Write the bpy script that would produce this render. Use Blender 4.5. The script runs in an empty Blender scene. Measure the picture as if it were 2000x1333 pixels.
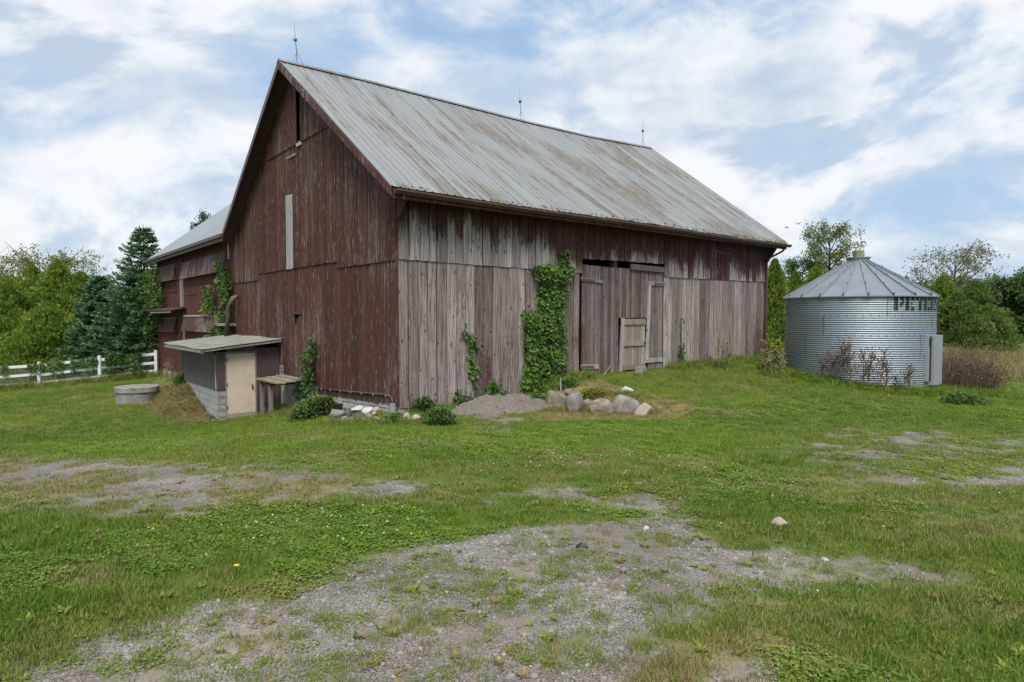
import bpy, bmesh, math, random
import numpy as np
from mathutils import Vector
R = math.radians
rng = np.random.default_rng(7)
random.seed(7)
scene = bpy.context.scene
col = scene.collection

# ------------------------------------------------------------------ camera
F, CX, CY, CAMZ = 1243.0, 1000.0, 666.5, 1.7            # focal length in pixels of the 2000 px wide photograph
PITCH = math.atan2(46.5, F)
cam_d = bpy.data.cameras.new('camera'); cam = bpy.data.objects.new('camera', cam_d); col.objects.link(cam)
cam_d.sensor_width = 36.0; cam_d.lens = 36.0 * F / 2000.0; cam_d.clip_start = 0.05; cam_d.clip_end = 6000
cam.location = (0, 0, CAMZ); cam.rotation_euler = (math.pi / 2 - PITCH, 0, 0)
scene.camera = cam

# ------------------------------------------------------------------ node helper
class NT:
    def __init__(s, tree): s.t = tree; s.N = tree.nodes; s.L = tree.links
    def n(s, typ, ins=None, **props):
        nd = s.N.new(typ)
        for k, v in props.items(): setattr(nd, k, v)
        for k, v in (ins or {}).items():
            sk = nd.inputs[k]
            if hasattr(v, 'is_linked') or hasattr(v, 'links'): s.L.new(v, sk)
            else: sk.default_value = v
        return nd
    def math(s, op, a, b=0.0, c=0.0, clamp=False):
        return s.n('ShaderNodeMath', {0: a, 1: b, 2: c}, operation=op, use_clamp=clamp).outputs[0]
    def vmath(s, op, a, b):
        return s.n('ShaderNodeVectorMath', {0: a, 1: b}, operation=op).outputs[0]
    def mix(s, f, a, b, mode='MIX'):
        if isinstance(a, tuple) and len(a) == 3: a = a + (1,)
        if isinstance(b, tuple) and len(b) == 3: b = b + (1,)
        return s.n('ShaderNodeMix', {0: f, 6: a, 7: b}, data_type='RGBA', blend_type=mode).outputs[2]
    def step(s, v, lo, hi, a=0.0, b=1.0):
        return s.n('ShaderNodeMapRange', {0: v, 1: lo, 2: hi, 3: a, 4: b}, interpolation_type='SMOOTHSTEP').outputs[0]
    def noise(s, vec, scale, detail=4, rough=0.55, w=None, dist=0.0):
        ins = {'Vector': vec, 'Scale': scale, 'Detail': detail, 'Roughness': rough, 'Distortion': dist}
        if w is not None: ins['W'] = w
        return s.n('ShaderNodeTexNoise', ins, noise_dimensions='4D' if w is not None else '3D').outputs['Fac']
    def voro(s, vec, scale, out='Distance', feature='F1'):
        return s.n('ShaderNodeTexVoronoi', {'Vector': vec, 'Scale': scale}, feature=feature).outputs[out]
    def scale(s, vec, sc): return s.vmath('MULTIPLY', vec, sc)
    def sep(s, vec): return s.n('ShaderNodeSeparateXYZ', {0: vec}).outputs
    def attr(s, name, typ='GEOMETRY'):
        return s.n('ShaderNodeAttribute', attribute_name=name, attribute_type=typ).outputs['Fac']
    def bump(s, h, strength, dist):
        return s.n('ShaderNodeBump', {'Height': h, 'Strength': strength, 'Distance': dist}).outputs[0]
    def pos(s): return s.n('ShaderNodeNewGeometry').outputs['Position']
    def obj(s): return s.n('ShaderNodeTexCoord').outputs['Object']
    def rand(s): return s.n('ShaderNodeObjectInfo').outputs['Random']

def newmat(name):
    m = bpy.data.materials.new(name); m.use_nodes = True
    nt = NT(m.node_tree); b = m.node_tree.nodes['Principled BSDF']
    return m, nt, b
def setb(nt, b, **kw):
    for k, v in kw.items():
        k = k.replace('_', ' ')
        if hasattr(v, 'links'): nt.L.new(v, b.inputs[k])
        else:
            if isinstance(v, tuple) and len(v) == 3: v = v + (1,)
            b.inputs[k].default_value = v

# ------------------------------------------------------------------ sky and sun
SKY_OX, SKY_OY = 3.7, 1.3
SUN_EL, SUN_AZ = R(57), R(178)          # azimuth from north (+Y) clockwise
world = bpy.data.worlds.new('World'); scene.world = world; world.use_nodes = True
wt = NT(world.node_tree); wt.N.clear()
sky = wt.n('ShaderNodeTexSky', sky_type='NISHITA'); sky.sun_disc = False
sky.sun_elevation = SUN_EL; sky.sun_rotation = SUN_AZ; sky.air_density = 1.0; sky.dust_density = 1.6; sky.ozone_density = 1.2
d = wt.n('ShaderNodeTexCoord').outputs['Generated']
dx, dy, dz = wt.sep(d)
h = wt.math('ADD', wt.math('MAXIMUM', dz, 0.0), 0.30)
pv = wt.vmath('ADD', wt.scale(d, (2.1, 2.1, 4.6)), wt.n('ShaderNodeCombineXYZ', {0: wt.math('MULTIPLY', wt.math('DIVIDE', dx, h), .35), 1: wt.math('MULTIPLY', wt.math('DIVIDE', dy, h), .35), 2: 0.0}).outputs[0])
pv = wt.vmath('ADD', pv, (SKY_OX, SKY_OY, 0.0))
big = wt.noise(wt.scale(pv, (0.75, 1.0, 1.0)), 0.95, 7, 0.55, dist=0.5)
fine = wt.noise(wt.scale(pv, (1.0, 1.5, 1.0)), 1.9, 9, 0.58, dist=0.5)
mix1 = wt.math('ADD', wt.math('MULTIPLY', big, 0.60), wt.math('MULTIPLY', fine, 0.40))
up_ = wt.noise(wt.vmath('ADD', wt.scale(pv, (0.75, 1.0, 1.0)), (0, 0, .22)), 0.95, 7, 0.55, dist=0.5); under = wt.step(wt.math('SUBTRACT', up_, big), -.02, .10)
thin = wt.step(mix1, 0.34, 0.52)
thick = wt.step(mix1, 0.44, 0.56)
grey = wt.step(wt.noise(pv, 1.1, 6, 0.55), 0.46, 0.66)
SKY_K = 6.0
base = wt.mix(0.7, sky.outputs[0], (0.34 * SKY_K, 0.58 * SKY_K, 0.93 * SKY_K))
veil = wt.mix(wt.math('MULTIPLY', thin, 0.7), base, (0.66 * SKY_K, 0.79 * SKY_K, 0.95 * SKY_K))
cloud = wt.mix(wt.math('MULTIPLY', wt.math('MAXIMUM', grey, under), .8), (SKY_K * 1.10, SKY_K * 1.11, SKY_K * 1.12), (0.46 * SKY_K, 0.60 * SKY_K, 0.80 * SKY_K))
skyc = wt.mix(wt.math('MULTIPLY', thick, 0.85), veil, cloud)
bg = wt.n('ShaderNodeBackground', {0: skyc, 1: 0.05})
out = wt.n('ShaderNodeOutputWorld', {0: bg.outputs[0]})

sun_d = bpy.data.lights.new('sun', 'SUN'); sun = bpy.data.objects.new('sun', sun_d); col.objects.link(sun)
sun_d.energy = 1.5; sun_d.angle = R(30); sun_d.color = (1.0, 0.95, 0.87)
sdir = Vector((math.sin(SUN_AZ) * math.cos(SUN_EL), math.cos(SUN_AZ) * math.cos(SUN_EL), math.sin(SUN_EL)))
sun.rotation_euler = sdir.to_track_quat('Z', 'Y').to_euler(); sun.location = (0, -20, 30)

scene.view_settings.view_transform = 'Standard'; scene.view_settings.look = 'None'
scene.view_settings.exposure = 1.6; scene.view_settings.gamma = 1.0; scene.view_settings.use_curve_mapping = False
scene.cycles.use_denoising = True; scene.cycles.use_adaptive_sampling = True; scene.cycles.adaptive_threshold = 0.02
scene.cycles.max_bounces = 4; scene.cycles.diffuse_bounces = 2; scene.cycles.transparent_max_bounces = 6

# ------------------------------------------------------------------ surveying helpers
PHI = R(39.6)
AX = np.array([math.cos(PHI), math.sin(PHI)]); BX = np.array([-math.sin(PHI), math.cos(PHI)])
C0 = np.array([(778 - CX) / F * 14.4, 14.4])              # near corner of the barn
def ray(px, py):
    u = -(py - CY) / F
    return np.array([(px - CX) / F, math.cos(PITCH) + u * math.sin(PITCH), -math.sin(PITCH) + u * math.cos(PITCH)])
def at(px, py, Y):
    r = ray(px, py); r = r / r[1] * Y
    return np.array([r[0], r[1], r[2] + CAMZ])
def to_barn(w):
    w = np.asarray(w, float); dd = w[..., :2] - C0
    return np.stack([dd @ AX, dd @ BX, w[..., 2]], -1)
def wall_pt(px, py, axis, off):                            # point on a vertical plane of the barn, in barn coordinates
    r = ray(px, py); n = AX if axis == 'x' else BX
    s = (off + C0 @ n) / (r[:2] @ n); w = r * s; w[2] += CAMZ
    return to_barn(w)
def W(x, y, z=0.0):
    p = C0 + AX * x + BX * y
    return np.array([p[0], p[1], z])
def Wn(l):
    l = np.asarray(l, float); p = C0 + l[:, :1] * AX + l[:, 1:2] * BX
    return np.concatenate([p, l[:, 2:3]], 1)
def sstep(v, a, b):
    t = np.clip((np.asarray(v, float) - a) / (b - a), 0, 1); return t * t * (3 - 2 * t)
_lat = np.random.default_rng(99).random((256, 256))
def vnoise(x, y):
    x = np.asarray(x, float); y = np.asarray(y, float)
    xi = np.floor(x).astype(int); yi = np.floor(y).astype(int); fx = x - xi; fy = y - yi
    fx = fx * fx * (3 - 2 * fx); fy = fy * fy * (3 - 2 * fy)
    g = lambda a, b: _lat[a % 256, b % 256]
    return (g(xi, yi) * (1 - fx) + g(xi + 1, yi) * fx) * (1 - fy) + (g(xi, yi + 1) * (1 - fx) + g(xi + 1, yi + 1) * fx) * fy
def fbm(x, y, s=1.0, o=4):
    r = 0; a = .5; tot = 0
    for k in range(o):
        r = r + a * vnoise(np.asarray(x) * s + 17.3 * k, np.asarray(y) * s - 9.1 * k); tot += a; a *= .55; s *= 2.03
    return r / tot

# ground height: smooth interpolation of surveyed levels, then the ramp, the banks and small bumps
def _w(x, y, z): p = W(x, y); return (p[0], p[1], z)
CTRL = [(0, 0, 0), (-6, 0, 0), (6, 0, 0), (0, -10, .1), (-14, -4, 0), (14, -4, 0), (0, 5, -.05), (-4, 8, -.22), (4, 8, -.15), (0, 11, -.32),
        _w(0, -.4, -.48), _w(-.5, 4.4, -.98), _w(-2.2, 6.5, -1.36), _w(-1.9, 7.5, -1.42), _w(-3.5, 8.5, -1.4), _w(-3.55, 12, -1.2),
        _w(0, 20, -1.1), _w(0, 25.8, -1.3), (-25, 34, -2.0), (-19, 34, -1.45), (-34, 34, -2.6), (-12, 12, -.85), (-20, 20, -1.6), (-8, 12, -.78), (-9, 6, -.3), (-5, 12, -.6),
        _w(4, -.4, -.5), _w(8, -.2, -.45), _w(12, 0, -.42), _w(16, 0, -.38), _w(16, 6, -.3), _w(16, 12, -.5), _w(4, -4, -.5), _w(8, -6, -.45), _w(15.3, -5.9, -.66), _w(20, -3, -.7), (8, 8, -.2), (12, 14, -.55),
        (20, 20, -.95), (25, 28, -.95), (22, 45, -1.0), (42, 45, -1.1), (8, 42, -.7), (30, 12, -.9), (-30, 8, -1.6), (-40, 50, -2.6), (0, 70, -1.5), (60, 70, -1.6), (-60, 70, -2.4), (60, 0, -1.2), (-60, 0, -2.0), (0, -50, .3),
        _w(4, 6, -.6), _w(10, 8, -.5), _w(5, 18, -1.0)]
_cp = np.array(CTRL, float); _c = 3.0
_D = np.sqrt(((_cp[:, None, :2] - _cp[None, :, :2]) ** 2).sum(-1) + _c * _c)
_zm = _cp[:, 2].mean()
_wt = np.linalg.solve(_D + np.eye(len(_cp)) * -0.02, _cp[:, 2] - _zm)
def gz(x, y):
    x = np.asarray(x, float); y = np.asarray(y, float); sh = x.shape
    q = np.stack([x.ravel(), y.ravel()], -1)
    res = np.empty(len(q))
    for i in range(0, len(q), 20000):
        c = q[i:i + 20000]
        res[i:i + 20000] = np.sqrt(((c[:, None] - _cp[None, :, :2]) ** 2).sum(-1) + _c * _c) @ _wt + _zm
    rr = np.hypot(q[:, 0], q[:, 1] - 15)
    far = sstep(rr, 50, 95); res = res * (1 - far) + (-2.0) * far
    res = np.clip(res, -4, 1)
    l = np.stack([(q - C0) @ AX, (q - C0) @ BX], -1); lx, ly = l[:, 0], l[:, 1]
    edge = 4.15 + .28 * (fbm(lx, ly, .8, 2) - .5) + np.clip(-ly - 2.2, 0, 9) * .25
    res += .5 * sstep(lx - edge, -.35, .55) * np.clip(1 - np.clip(-ly, 0, 9) / 6.5, 0, 1) ** 1.2 * (1 - sstep(ly, .2, 2.5))       # earth ramp before the big doors
    res += .62 * sstep(ly, 7.9, 11.6) * sstep(lx, -3.1, -1.7) * (1 - sstep(lx, .2, 1)) * (1 - sstep(ly, 13.5, 19))              # grassed bank beside the shed
    res += .16 * np.exp(-(((lx + .75) / .45) ** 2 + ((ly - 1.75) / .85) ** 2))                                                     # under the rubble
    res += (fbm(q[:, 0], q[:, 1], .9, 3) - .5) * .06 * sstep(rr, 90, 60)
    return res.reshape(sh)
def gpt(px, py):                                            # where a line of sight meets the ground
    r = ray(px, py); Y = np.concatenate([np.arange(1.5, 40, .03), np.arange(40, 120, .3)])
    p = r[None] / r[1] * Y[:, None]; z = p[:, 2] + CAMZ
    below = z <= gz(p[:, 0], p[:, 1]); k = int(np.argmax(below)) if below.any() else len(Y) - 1
    return np.array([p[k, 0], p[k, 1], float(gz(p[k:k + 1, 0], p[k:k + 1, 1])[0])])
def gpoly(pts): return np.array([gpt(*p)[:2] for p in pts])
def in_poly(x, y, poly, soft=.25):                          # 1 inside, 0 outside, soft edge (signed distance)
    x = np.asarray(x, float); y = np.asarray(y, float); ins = np.zeros(x.shape, bool); dm = np.full(x.shape, 1e9)
    n = len(poly)
    for i in range(n):
        x0, y0 = poly[i]; x1, y1 = poly[(i + 1) % n]
        c = ((y0 > y) != (y1 > y)) & (x < (x1 - x0) * (y - y0) / (y1 - y0 + 1e-12) + x0); ins ^= c
        ex, ey = x1 - x0, y1 - y0; t = np.clip(((x - x0) * ex + (y - y0) * ey) / (ex * ex + ey * ey + 1e-12), 0, 1)
        dm = np.minimum(dm, np.hypot(x - x0 - t * ex, y - y0 - t * ey))
    sd = np.where(ins, dm, -dm)
    return sstep(sd, -soft, soft)

# ------------------------------------------------------------------ object helpers
FR = {}                                                     # frame (location, z rotation) of every parent
def tag(o, label=None, cat=None, group=None, kind=None):
    if label: o['label'] = label
    if cat: o['category'] = cat
    if group: o['group'] = group
    if kind: o['kind'] = kind
    return o
def thing(name, label, cat, loc, rz=0.0, group=None):
    o = bpy.data.objects.new(name, None); col.objects.link(o); o.empty_display_size = .2
    o.location = tuple(float(v) for v in loc); o.rotation_euler = (0, 0, rz); FR[o] = (np.array(loc, float), rz)
    return tag(o, label, cat, group)
def mesh_from(name, V, Fc):
    me = bpy.data.meshes.new(name)
    V = np.asarray(V, np.float32)
    if isinstance(Fc, np.ndarray):
        k = Fc.shape[1]; me.vertices.add(len(V)); me.vertices.foreach_set('co', V.ravel())
        me.loops.add(Fc.size); me.loops.foreach_set('vertex_index', Fc.astype(np.int32).ravel())
        me.polygons.add(len(Fc)); me.polygons.foreach_set('loop_start', np.arange(0, Fc.size, k, dtype=np.int32)); me.polygons.foreach_set('loop_total', np.full(len(Fc), k, np.int32))
        me.update(calc_edges=True)
    else:
        me.from_pydata([tuple(map(float, v)) for v in V], [], [tuple(f) for f in Fc]); me.update()
    return me
def link(name, me, parent=None, m=None, smooth=False):
    o = bpy.data.objects.new(name, me); col.objects.link(o)
    if m is not None and not me.materials: me.materials.append(m)
    if parent is not None: o.parent = parent; FR[o] = FR[parent]
    else: FR[o] = (np.zeros(3), 0.0)
    if smooth: me.polygons.foreach_set('use_smooth', np.ones(len(me.polygons), bool))
    return o
def to_frame(V, parent):
    if parent is None: return np.asarray(V, float)
    L, rz = FR[parent]; V = np.asarray(V, float) - L; c, s = math.cos(rz), math.sin(rz)
    return np.stack([V[:, 0] * c + V[:, 1] * s, -V[:, 0] * s + V[:, 1] * c, V[:, 2]], -1)
def mk(name, V, Fc, m, parent=None, smooth=False, world=True, kind=None, tone=None):
    V = to_frame(V, parent) if world else np.asarray(V, float)
    me = mesh_from(name, V, Fc); o = link(name, me, parent, m, smooth)
    if tone is not None:
        a = me.attributes.new('tone', 'FLOAT', 'FACE'); a.data.foreach_set('value', np.asarray(tone, np.float32))
    if kind: o['kind'] = kind
    return o
class MB:                                                   # collects shapes of one part
    def __init__(s): s.v = []; s.f = []
    def add(s, V, Fc):
        o = len(s.v); s.v += [tuple(map(float, p)) for p in V]; s.f += [tuple(i + o for i in q) for q in Fc]; return s
    def box(s, x0, x1, y0, y1, z0, z1):
        return s.add([(x0, y0, z0), (x1, y0, z0), (x1, y1, z0), (x0, y1, z0), (x0, y0, z1), (x1, y0, z1), (x1, y1, z1), (x0, y1, z1)],
                     [(0, 3, 2, 1), (4, 5, 6, 7), (0, 1, 5, 4), (1, 2, 6, 5), (2, 3, 7, 6), (3, 0, 4, 7)])
    def hexa(s, P): return s.add(P, [(0, 3, 2, 1), (4, 5, 6, 7), (0, 1, 5, 4), (1, 2, 6, 5), (2, 3, 7, 6), (3, 0, 4, 7)])
    def bar(s, a, b, w, t, up=(0, 0, 1)):                   # beam of section w x t from a to b
        a = np.array(a, float); b = np.array(b, float); dd = b - a; dd /= np.linalg.norm(dd)
        u = np.array(up, float); sd = np.cross(dd, u)
        if np.linalg.norm(sd) < 1e-4: sd = np.cross(dd, (1, 0, 0))
        sd /= np.linalg.norm(sd); u = np.cross(sd, dd); sd = sd * w / 2; u = u * t / 2
        return s.hexa([a - sd - u, a + sd - u, a + sd + u, a - sd + u, b - sd - u, b + sd - u, b + sd + u, b - sd + u])
    def tube(s, P, rad, n=6, cap=True):
        P = [np.array(p, float) for p in P]; rad = [rad] * len(P) if np.isscalar(rad) else rad
        o = len(s.v); ref = np.array((0.0, 0, 1))
        for i, p in enumerate(P):
            dd = P[min(i + 1, len(P) - 1)] - P[max(i - 1, 0)]; dd /= np.linalg.norm(dd) + 1e-9
            if abs(dd @ ref) > .95: ref = np.array((1.0, 0.2, 0)) if abs(dd[2]) > .5 else np.array((0.0, 0, 1))
            sd = np.cross(dd, ref); sd /= np.linalg.norm(sd); u = np.cross(sd, dd)
            for k in range(n):
                a = 2 * math.pi * k / n; s.v.append(tuple(p + (sd * math.cos(a) + u * math.sin(a)) * rad[i]))
        for i in range(len(P) - 1):
            for k in range(n):
                a = o + i * n + k; b = o + i * n + (k + 1) % n; s.f.append((a, b, b + n, a + n))
        if cap: s.f.append(tuple(o + k for k in range(n))[::-1]); s.f.append(tuple(o + (len(P) - 1) * n + k for k in range(n)))
        return s
    def lathe(s, prof, c=(0, 0, 0), n=24):
        o = len(s.v)
        for r_, z in prof:
            for k in range(n):
                a = 2 * math.pi * k / n; s.v.append((c[0] + r_ * math.cos(a), c[1] + r_ * math.sin(a), c[2] + z))
        for i in range(len(prof) - 1):
            for k in range(n):
                a = o + i * n + k; b = o + i * n + (k + 1) % n; s.f.append((a, b, b + n, a + n))
        return s
    def build(s, name, m, parent=None, smooth=False, world=True, kind=None): return mk(name, np.array(s.v), s.f, m, parent, smooth, world, kind)

def leaf_quads(P, D, Nn, ln, wd, fold=.0):                  # one leaf-shaped face per point (base, side, tip, side)
    P = np.asarray(P, float); D = np.asarray(D, float); Nn = np.asarray(Nn, float)
    D = D / (np.linalg.norm(D, axis=1, keepdims=True) + 1e-9); S = np.cross(D, Nn); S /= np.linalg.norm(S, axis=1, keepdims=True) + 1e-9
    U = np.cross(S, D); ln = np.broadcast_to(np.asarray(ln, float), (len(P),))[:, None]; wd = np.broadcast_to(np.asarray(wd, float), (len(P),))[:, None]
    mid = P + D * ln * .45 - U * ln * fold
    V = np.stack([P, mid + S * wd / 2, P + D * ln, mid - S * wd / 2], 1).reshape(-1, 3)
    return V, np.arange(len(P) * 4).reshape(-1, 4)
def rdir(n, g=rng):
    v = g.normal(size=(n, 3)); return v / np.linalg.norm(v, axis=1, keepdims=True)

# ------------------------------------------------------------------ materials
M = {}
def barn_wood(name, paint, bias, bare_d, bare_l, zgrad=None, flecks=.5, rough=.85, brand=.16, ring=.18):
    m, nt, b = newmat(name); P = nt.obj(); r = nt.rand(); x, y, z = nt.sep(P)
    w = nt.math('MULTIPLY', r, 37.0)
    streak = nt.noise(nt.scale(P, (10, 10, .42)), 1.0, 6, .66, w=w)
    fine = nt.noise(nt.scale(P, (55, 55, 1.6)), 1.0, 4, .6, w=w)
    chips = nt.noise(nt.scale(P, (26, 26, 5.0)), 1.0, 4, .7, w=w)
    patch = nt.noise(nt.scale(P, (.55, .55, .5)), 1.0, 3, .5)
    v = nt.math('ADD', nt.math('MULTIPLY', streak, .55), nt.math('MULTIPLY', chips, .45))
    v = nt.math('ADD', v, nt.math('MULTIPLY', nt.math('SUBTRACT', r, .5), brand))
    v = nt.math('ADD', v, nt.math('MULTIPLY', nt.math('SUBTRACT', patch, .5), .35))
    v = nt.math('ADD', v, bias)
    if zgrad: v = nt.math('ADD', v, zgrad(nt, x, y, z))
    pm = nt.step(v, .43, .57)
    hue = nt.noise(nt.scale(P, (3.7, 3.7, .25)), 1.0, 3, .5, w=w)
    pc = nt.mix(hue, tuple(c * .72 for c in paint), tuple(c * 1.3 for c in paint))
    pc = nt.mix(nt.math('MULTIPLY', nt.step(fine, .52, .75), .55), pc, tuple(.5 * c + .03 for c in paint))
    bc = nt.mix(nt.step(nt.math('ADD', nt.math('MULTIPLY', fine, .6), nt.math('MULTIPLY', streak, .4)), .38, .62), bare_d, bare_l)
    bc = nt.mix(nt.math('MULTIPLY', r, .45), bc, tuple(c * .62 for c in bare_d))
    base = nt.mix(pm, bc, pc)
    r2 = nt.math('FRACT', nt.math('MULTIPLY', r, 7.31)); base = nt.mix(1.0, base, nt.mix(r2, (.66, .60, .58), (1.12, 1.13, 1.12)), 'MULTIPLY')
    # knots with darker rings and lifted chips of old paint
    Pw = nt.vmath('ADD', P, nt.n('ShaderNodeCombineXYZ', {0: w, 1: w, 2: w}).outputs[0])
    kd = nt.voro(nt.scale(Pw, (5.6, 5.6, 3.0)), 1.0)
    kd = nt.math('ADD', kd, nt.math('MULTIPLY', nt.math('SUBTRACT', chips, .5), .45))
    kn = nt.math('SUBTRACT', 1.0, nt.step(kd, .10, .19)); halo = nt.math('MULTIPLY', nt.step(kd, .15, .21), nt.math('SUBTRACT', 1.0, nt.step(kd, .22, .30)))
    base = nt.mix(nt.math('MULTIPLY', kn, .72), base, (.045, .028, .024)); base = nt.mix(nt.math('MULTIPLY', halo, nt.math('MULTIPLY', nt.step(chips, .45, .6), ring)), base, (.34, .31, .30))
    fl = nt.math('MULTIPLY', nt.step(nt.noise(nt.scale(P, (34, 34, 3.0)), 1.0, 4, .68, w=w), .57, .70), flecks)
    base = nt.mix(fl, base, (.36, .33, .32))
    crack = nt.step(nt.noise(nt.scale(P, (42, 42, .6)), 1.0, 3, .55, w=w), .60, .72)
    base = nt.mix(nt.math('MULTIPLY', crack, .75), base, (.03, .022, .02))
    hgt = nt.math('ADD', nt.math('MULTIPLY', fine, .6), nt.math('ADD', nt.math('MULTIPLY', pm, .25), nt.math('MULTIPLY', crack, -.8)))
    setb(nt, b, Base_Color=base, Roughness=rough, Normal=nt.bump(hgt, .5, .012)); b.inputs['Specular IOR Level'].default_value = .25
    return m
RED = (.084, .031, .022)
M['gable'] = barn_wood('gable_wood', RED, .092, (.16, .115, .10), (.34, .29, .27), flecks=.95, brand=.07)
M['wingwood'] = barn_wood('wing_wood', (.092, .030, .025), .14, (.15, .105, .095), (.36, .32, .31), flecks=.35)
M['upper'] = barn_wood('upper_side_wood', (.078, .034, .028), -.275, (.22, .182, .168), (.55, .52, .51),
                       lambda nt, x, y, z: nt.math('ADD', nt.math('MULTIPLY', nt.math('SUBTRACT', z, 3.0), .29), nt.math('MULTIPLY', nt.math('MINIMUM', x, 6.5), .029)), flecks=.4, brand=.20)
M['lower'] = barn_wood('lower_side_wood', (.11, .050, .042), -.10, (.150, .118, .106), (.49, .445, .425),
                       lambda nt, x, y, z: nt.math('MULTIPLY', nt.step(x, 9.5, 16.0), nt.math('MULTIPLY', nt.math('SUBTRACT', 1.3, z), .06)), flecks=.38, brand=.12, ring=.5)
M['doorwood'] = barn_wood('door_wood', (.10, .048, .040), -.07, (.12, .095, .088), (.30, .265, .255), flecks=.25, brand=.14)
M['paleboard'] = barn_wood('pale_board_wood', (.13, .06, .05), -.24, (.26, .24, .23), (.48, .46, .45), flecks=.4)
M['palewood'] = barn_wood('pale_door_wood', (.3, .25, .2), -.4, (.25, .205, .17), (.40, .35, .30), flecks=.0)
M['greywood'] = barn_wood('grey_timber', (.13, .06, .05), -.3, (.22, .20, .185), (.42, .40, .38), flecks=.2)
M['darkwood'] = barn_wood('dark_timber', (.07, .045, .04), .1, (.05, .04, .035), (.12, .10, .09), flecks=.05)
M['feedbox'] = barn_wood('peeling_panel_wood', (.10, .047, .042), .11, (.20, .165, .16), (.46, .43, .43), flecks=.9)

def roof_metal(name, c0, c1, rust, streak_axis=(1.6, .16, .16), ribs=False):
    m, nt, b = newmat(name); P = nt.obj(); r = nt.rand()
    a = nt.noise(nt.scale(P, streak_axis), 2.2, 6, .6)
    big = nt.noise(nt.scale(P, (.5, .28, .28)), 1.0, 4, .55)
    fn = nt.noise(nt.scale(P, (28, 3, 3)), 1.0, 4, .65)
    base = nt.mix(nt.noise(nt.scale(P, (.8, .3, .3)), 1.0, 3), c0, c1)
    base = nt.mix(nt.math('MULTIPLY', r, .35), base, tuple(c * .72 for c in c0))
    mask = nt.math('MULTIPLY', nt.step(nt.math('ADD', nt.math('MULTIPLY', a, .6), nt.math('MULTIPLY', big, .5)), .49, .64), nt.step(fn, .30, .58))
    base = nt.mix(nt.math('MULTIPLY', mask, rust), base, (.125, .100, .072))
    spots = nt.step(nt.noise(nt.scale(P, (9, 2.6, 2.6)), 1.0, 5, .7), .67, .73)
    base = nt.mix(nt.math('MULTIPLY', spots, rust * .55), base, (.09, .07, .05))
    if ribs:
        fx = nt.math('FRACT', nt.math('DIVIDE', nt.math('ADD', nt.sep(P)[0], .5), .2033)); line = nt.math('MULTIPLY', nt.step(fx, .10, .18), nt.math('SUBTRACT', 1.0, nt.step(fx, .20, .30)))
        base = nt.mix(nt.math('MULTIPLY', line, nt.step(nt.noise(nt.scale(P, (4.9, .35, .35)), 1.0, 4, .6), .32, .55)), base, (.038, .030, .024))
    setb(nt, b, Base_Color=base, Roughness=.6, Metallic=.0, Normal=nt.bump(fn, .12, .01))
    return m
M['roof'] = roof_metal('roof_metal', (.190, .203, .207), (.262, .276, .280), 1.0, ribs=True)
M['wingroof'] = roof_metal('wing_roof_metal', (.20, .24, .27), (.245, .285, .315), .12, (.16, 1.6, .16))
def plain(name, c, rough=.7, metal=0.0, var=.25, sc=3.0, stretch=(1, 1, 1), spec=.4, bump=.2, bd=.01, dirt=None):
    m, nt, b = newmat(name); P = nt.obj(); r = nt.rand()
    v = nt.noise(nt.scale(P, stretch), sc, 5, .6, w=nt.math('MULTIPLY', r, 20.0)); f = nt.noise(nt.scale(P, stretch), sc * 9, 4, .65)
    base = nt.mix(nt.step(v, .3, .7), tuple(k * (1 - var) for k in c), tuple(min(1, k * (1 + var)) for k in c))
    base = nt.mix(nt.math('MULTIPLY', nt.step(f, .45, .75), var), base, tuple(k * .5 for k in c))
    if dirt: base = nt.mix(nt.math('MULTIPLY', nt.step(nt.noise(P, sc * .8, 5, .7), .5, .68), dirt[1]), base, dirt[0])
    setb(nt, b, Base_Color=base, Roughness=rough, Metallic=metal, Normal=nt.bump(f, bump, bd)); b.inputs['Specular IOR Level'].default_value = spec
    return m
M['gutter'] = plain('brown_gutter_paint', (.095, .052, .042), .45, var=.2, sc=2)
M['rake'] = barn_wood('rake_board_paint', (.085, .032, .027), .12, (.2, .17, .16), (.45, .42, .41), flecks=.8)
M['concrete'] = plain('old_concrete', (.25, .238, .22), .92, var=.3, sc=2.4, bump=.6, bd=.02, dirt=((.09, .085, .072), .7))
M['footing'] = plain('plastered_footing', (.36, .35, .33), .92, var=.22, sc=3.0, bump=.6, bd=.02, dirt=((.17, .16, .14), .6))
M['block'] = plain('concrete_block', (.27, .265, .25), .92, var=.22, sc=5, bump=.5, dirt=((.20, .19, .17), .4))
M['blockwhite'] = plain('whitewashed_block', (.36, .355, .34), .9, var=.15, sc=4, bump=.4, dirt=((.28, .27, .25), .4))
M['mortar'] = plain('mortar', (.17, .165, .157), .95, var=.2)
M['brownmetal'] = plain('brown_siding_metal', (.082, .058, .056), .45, metal=.1, var=.18, sc=1.5, stretch=(1, 1, .3), bump=.05)
M['greymetal'] = plain('faded_siding_metal', (.125, .108, .105), .45, metal=.1, var=.18, sc=1.5, stretch=(1, 1, .3), bump=.05)
M['shedroof'] = plain('shed_roof_metal', (.24, .245, .215), .6, metal=.1, var=.22, sc=2.0, stretch=(.5, 3, 1), dirt=((.12, .12, .06), .8))
M['beige'] = plain('beige_door_paint', (.55, .455, .365), .55, var=.06, sc=2.0, bump=.05, dirt=((.36, .27, .20), .5))
M['frame'] = plain('grey_door_frame', (.20, .19, .178), .7, var=.15)
M['trimwhite'] = plain('weathered_white_trim', (.40, .39, .375), .75, var=.12, stretch=(8, 8, 1), dirt=((.36, .34, .31), .5))
M['fence'] = plain('white_fence_paint', (.62, .62, .62), .7, var=.08, sc=2, stretch=(1, 1, 4), dirt=((.22, .22, .19), .6))
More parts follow.
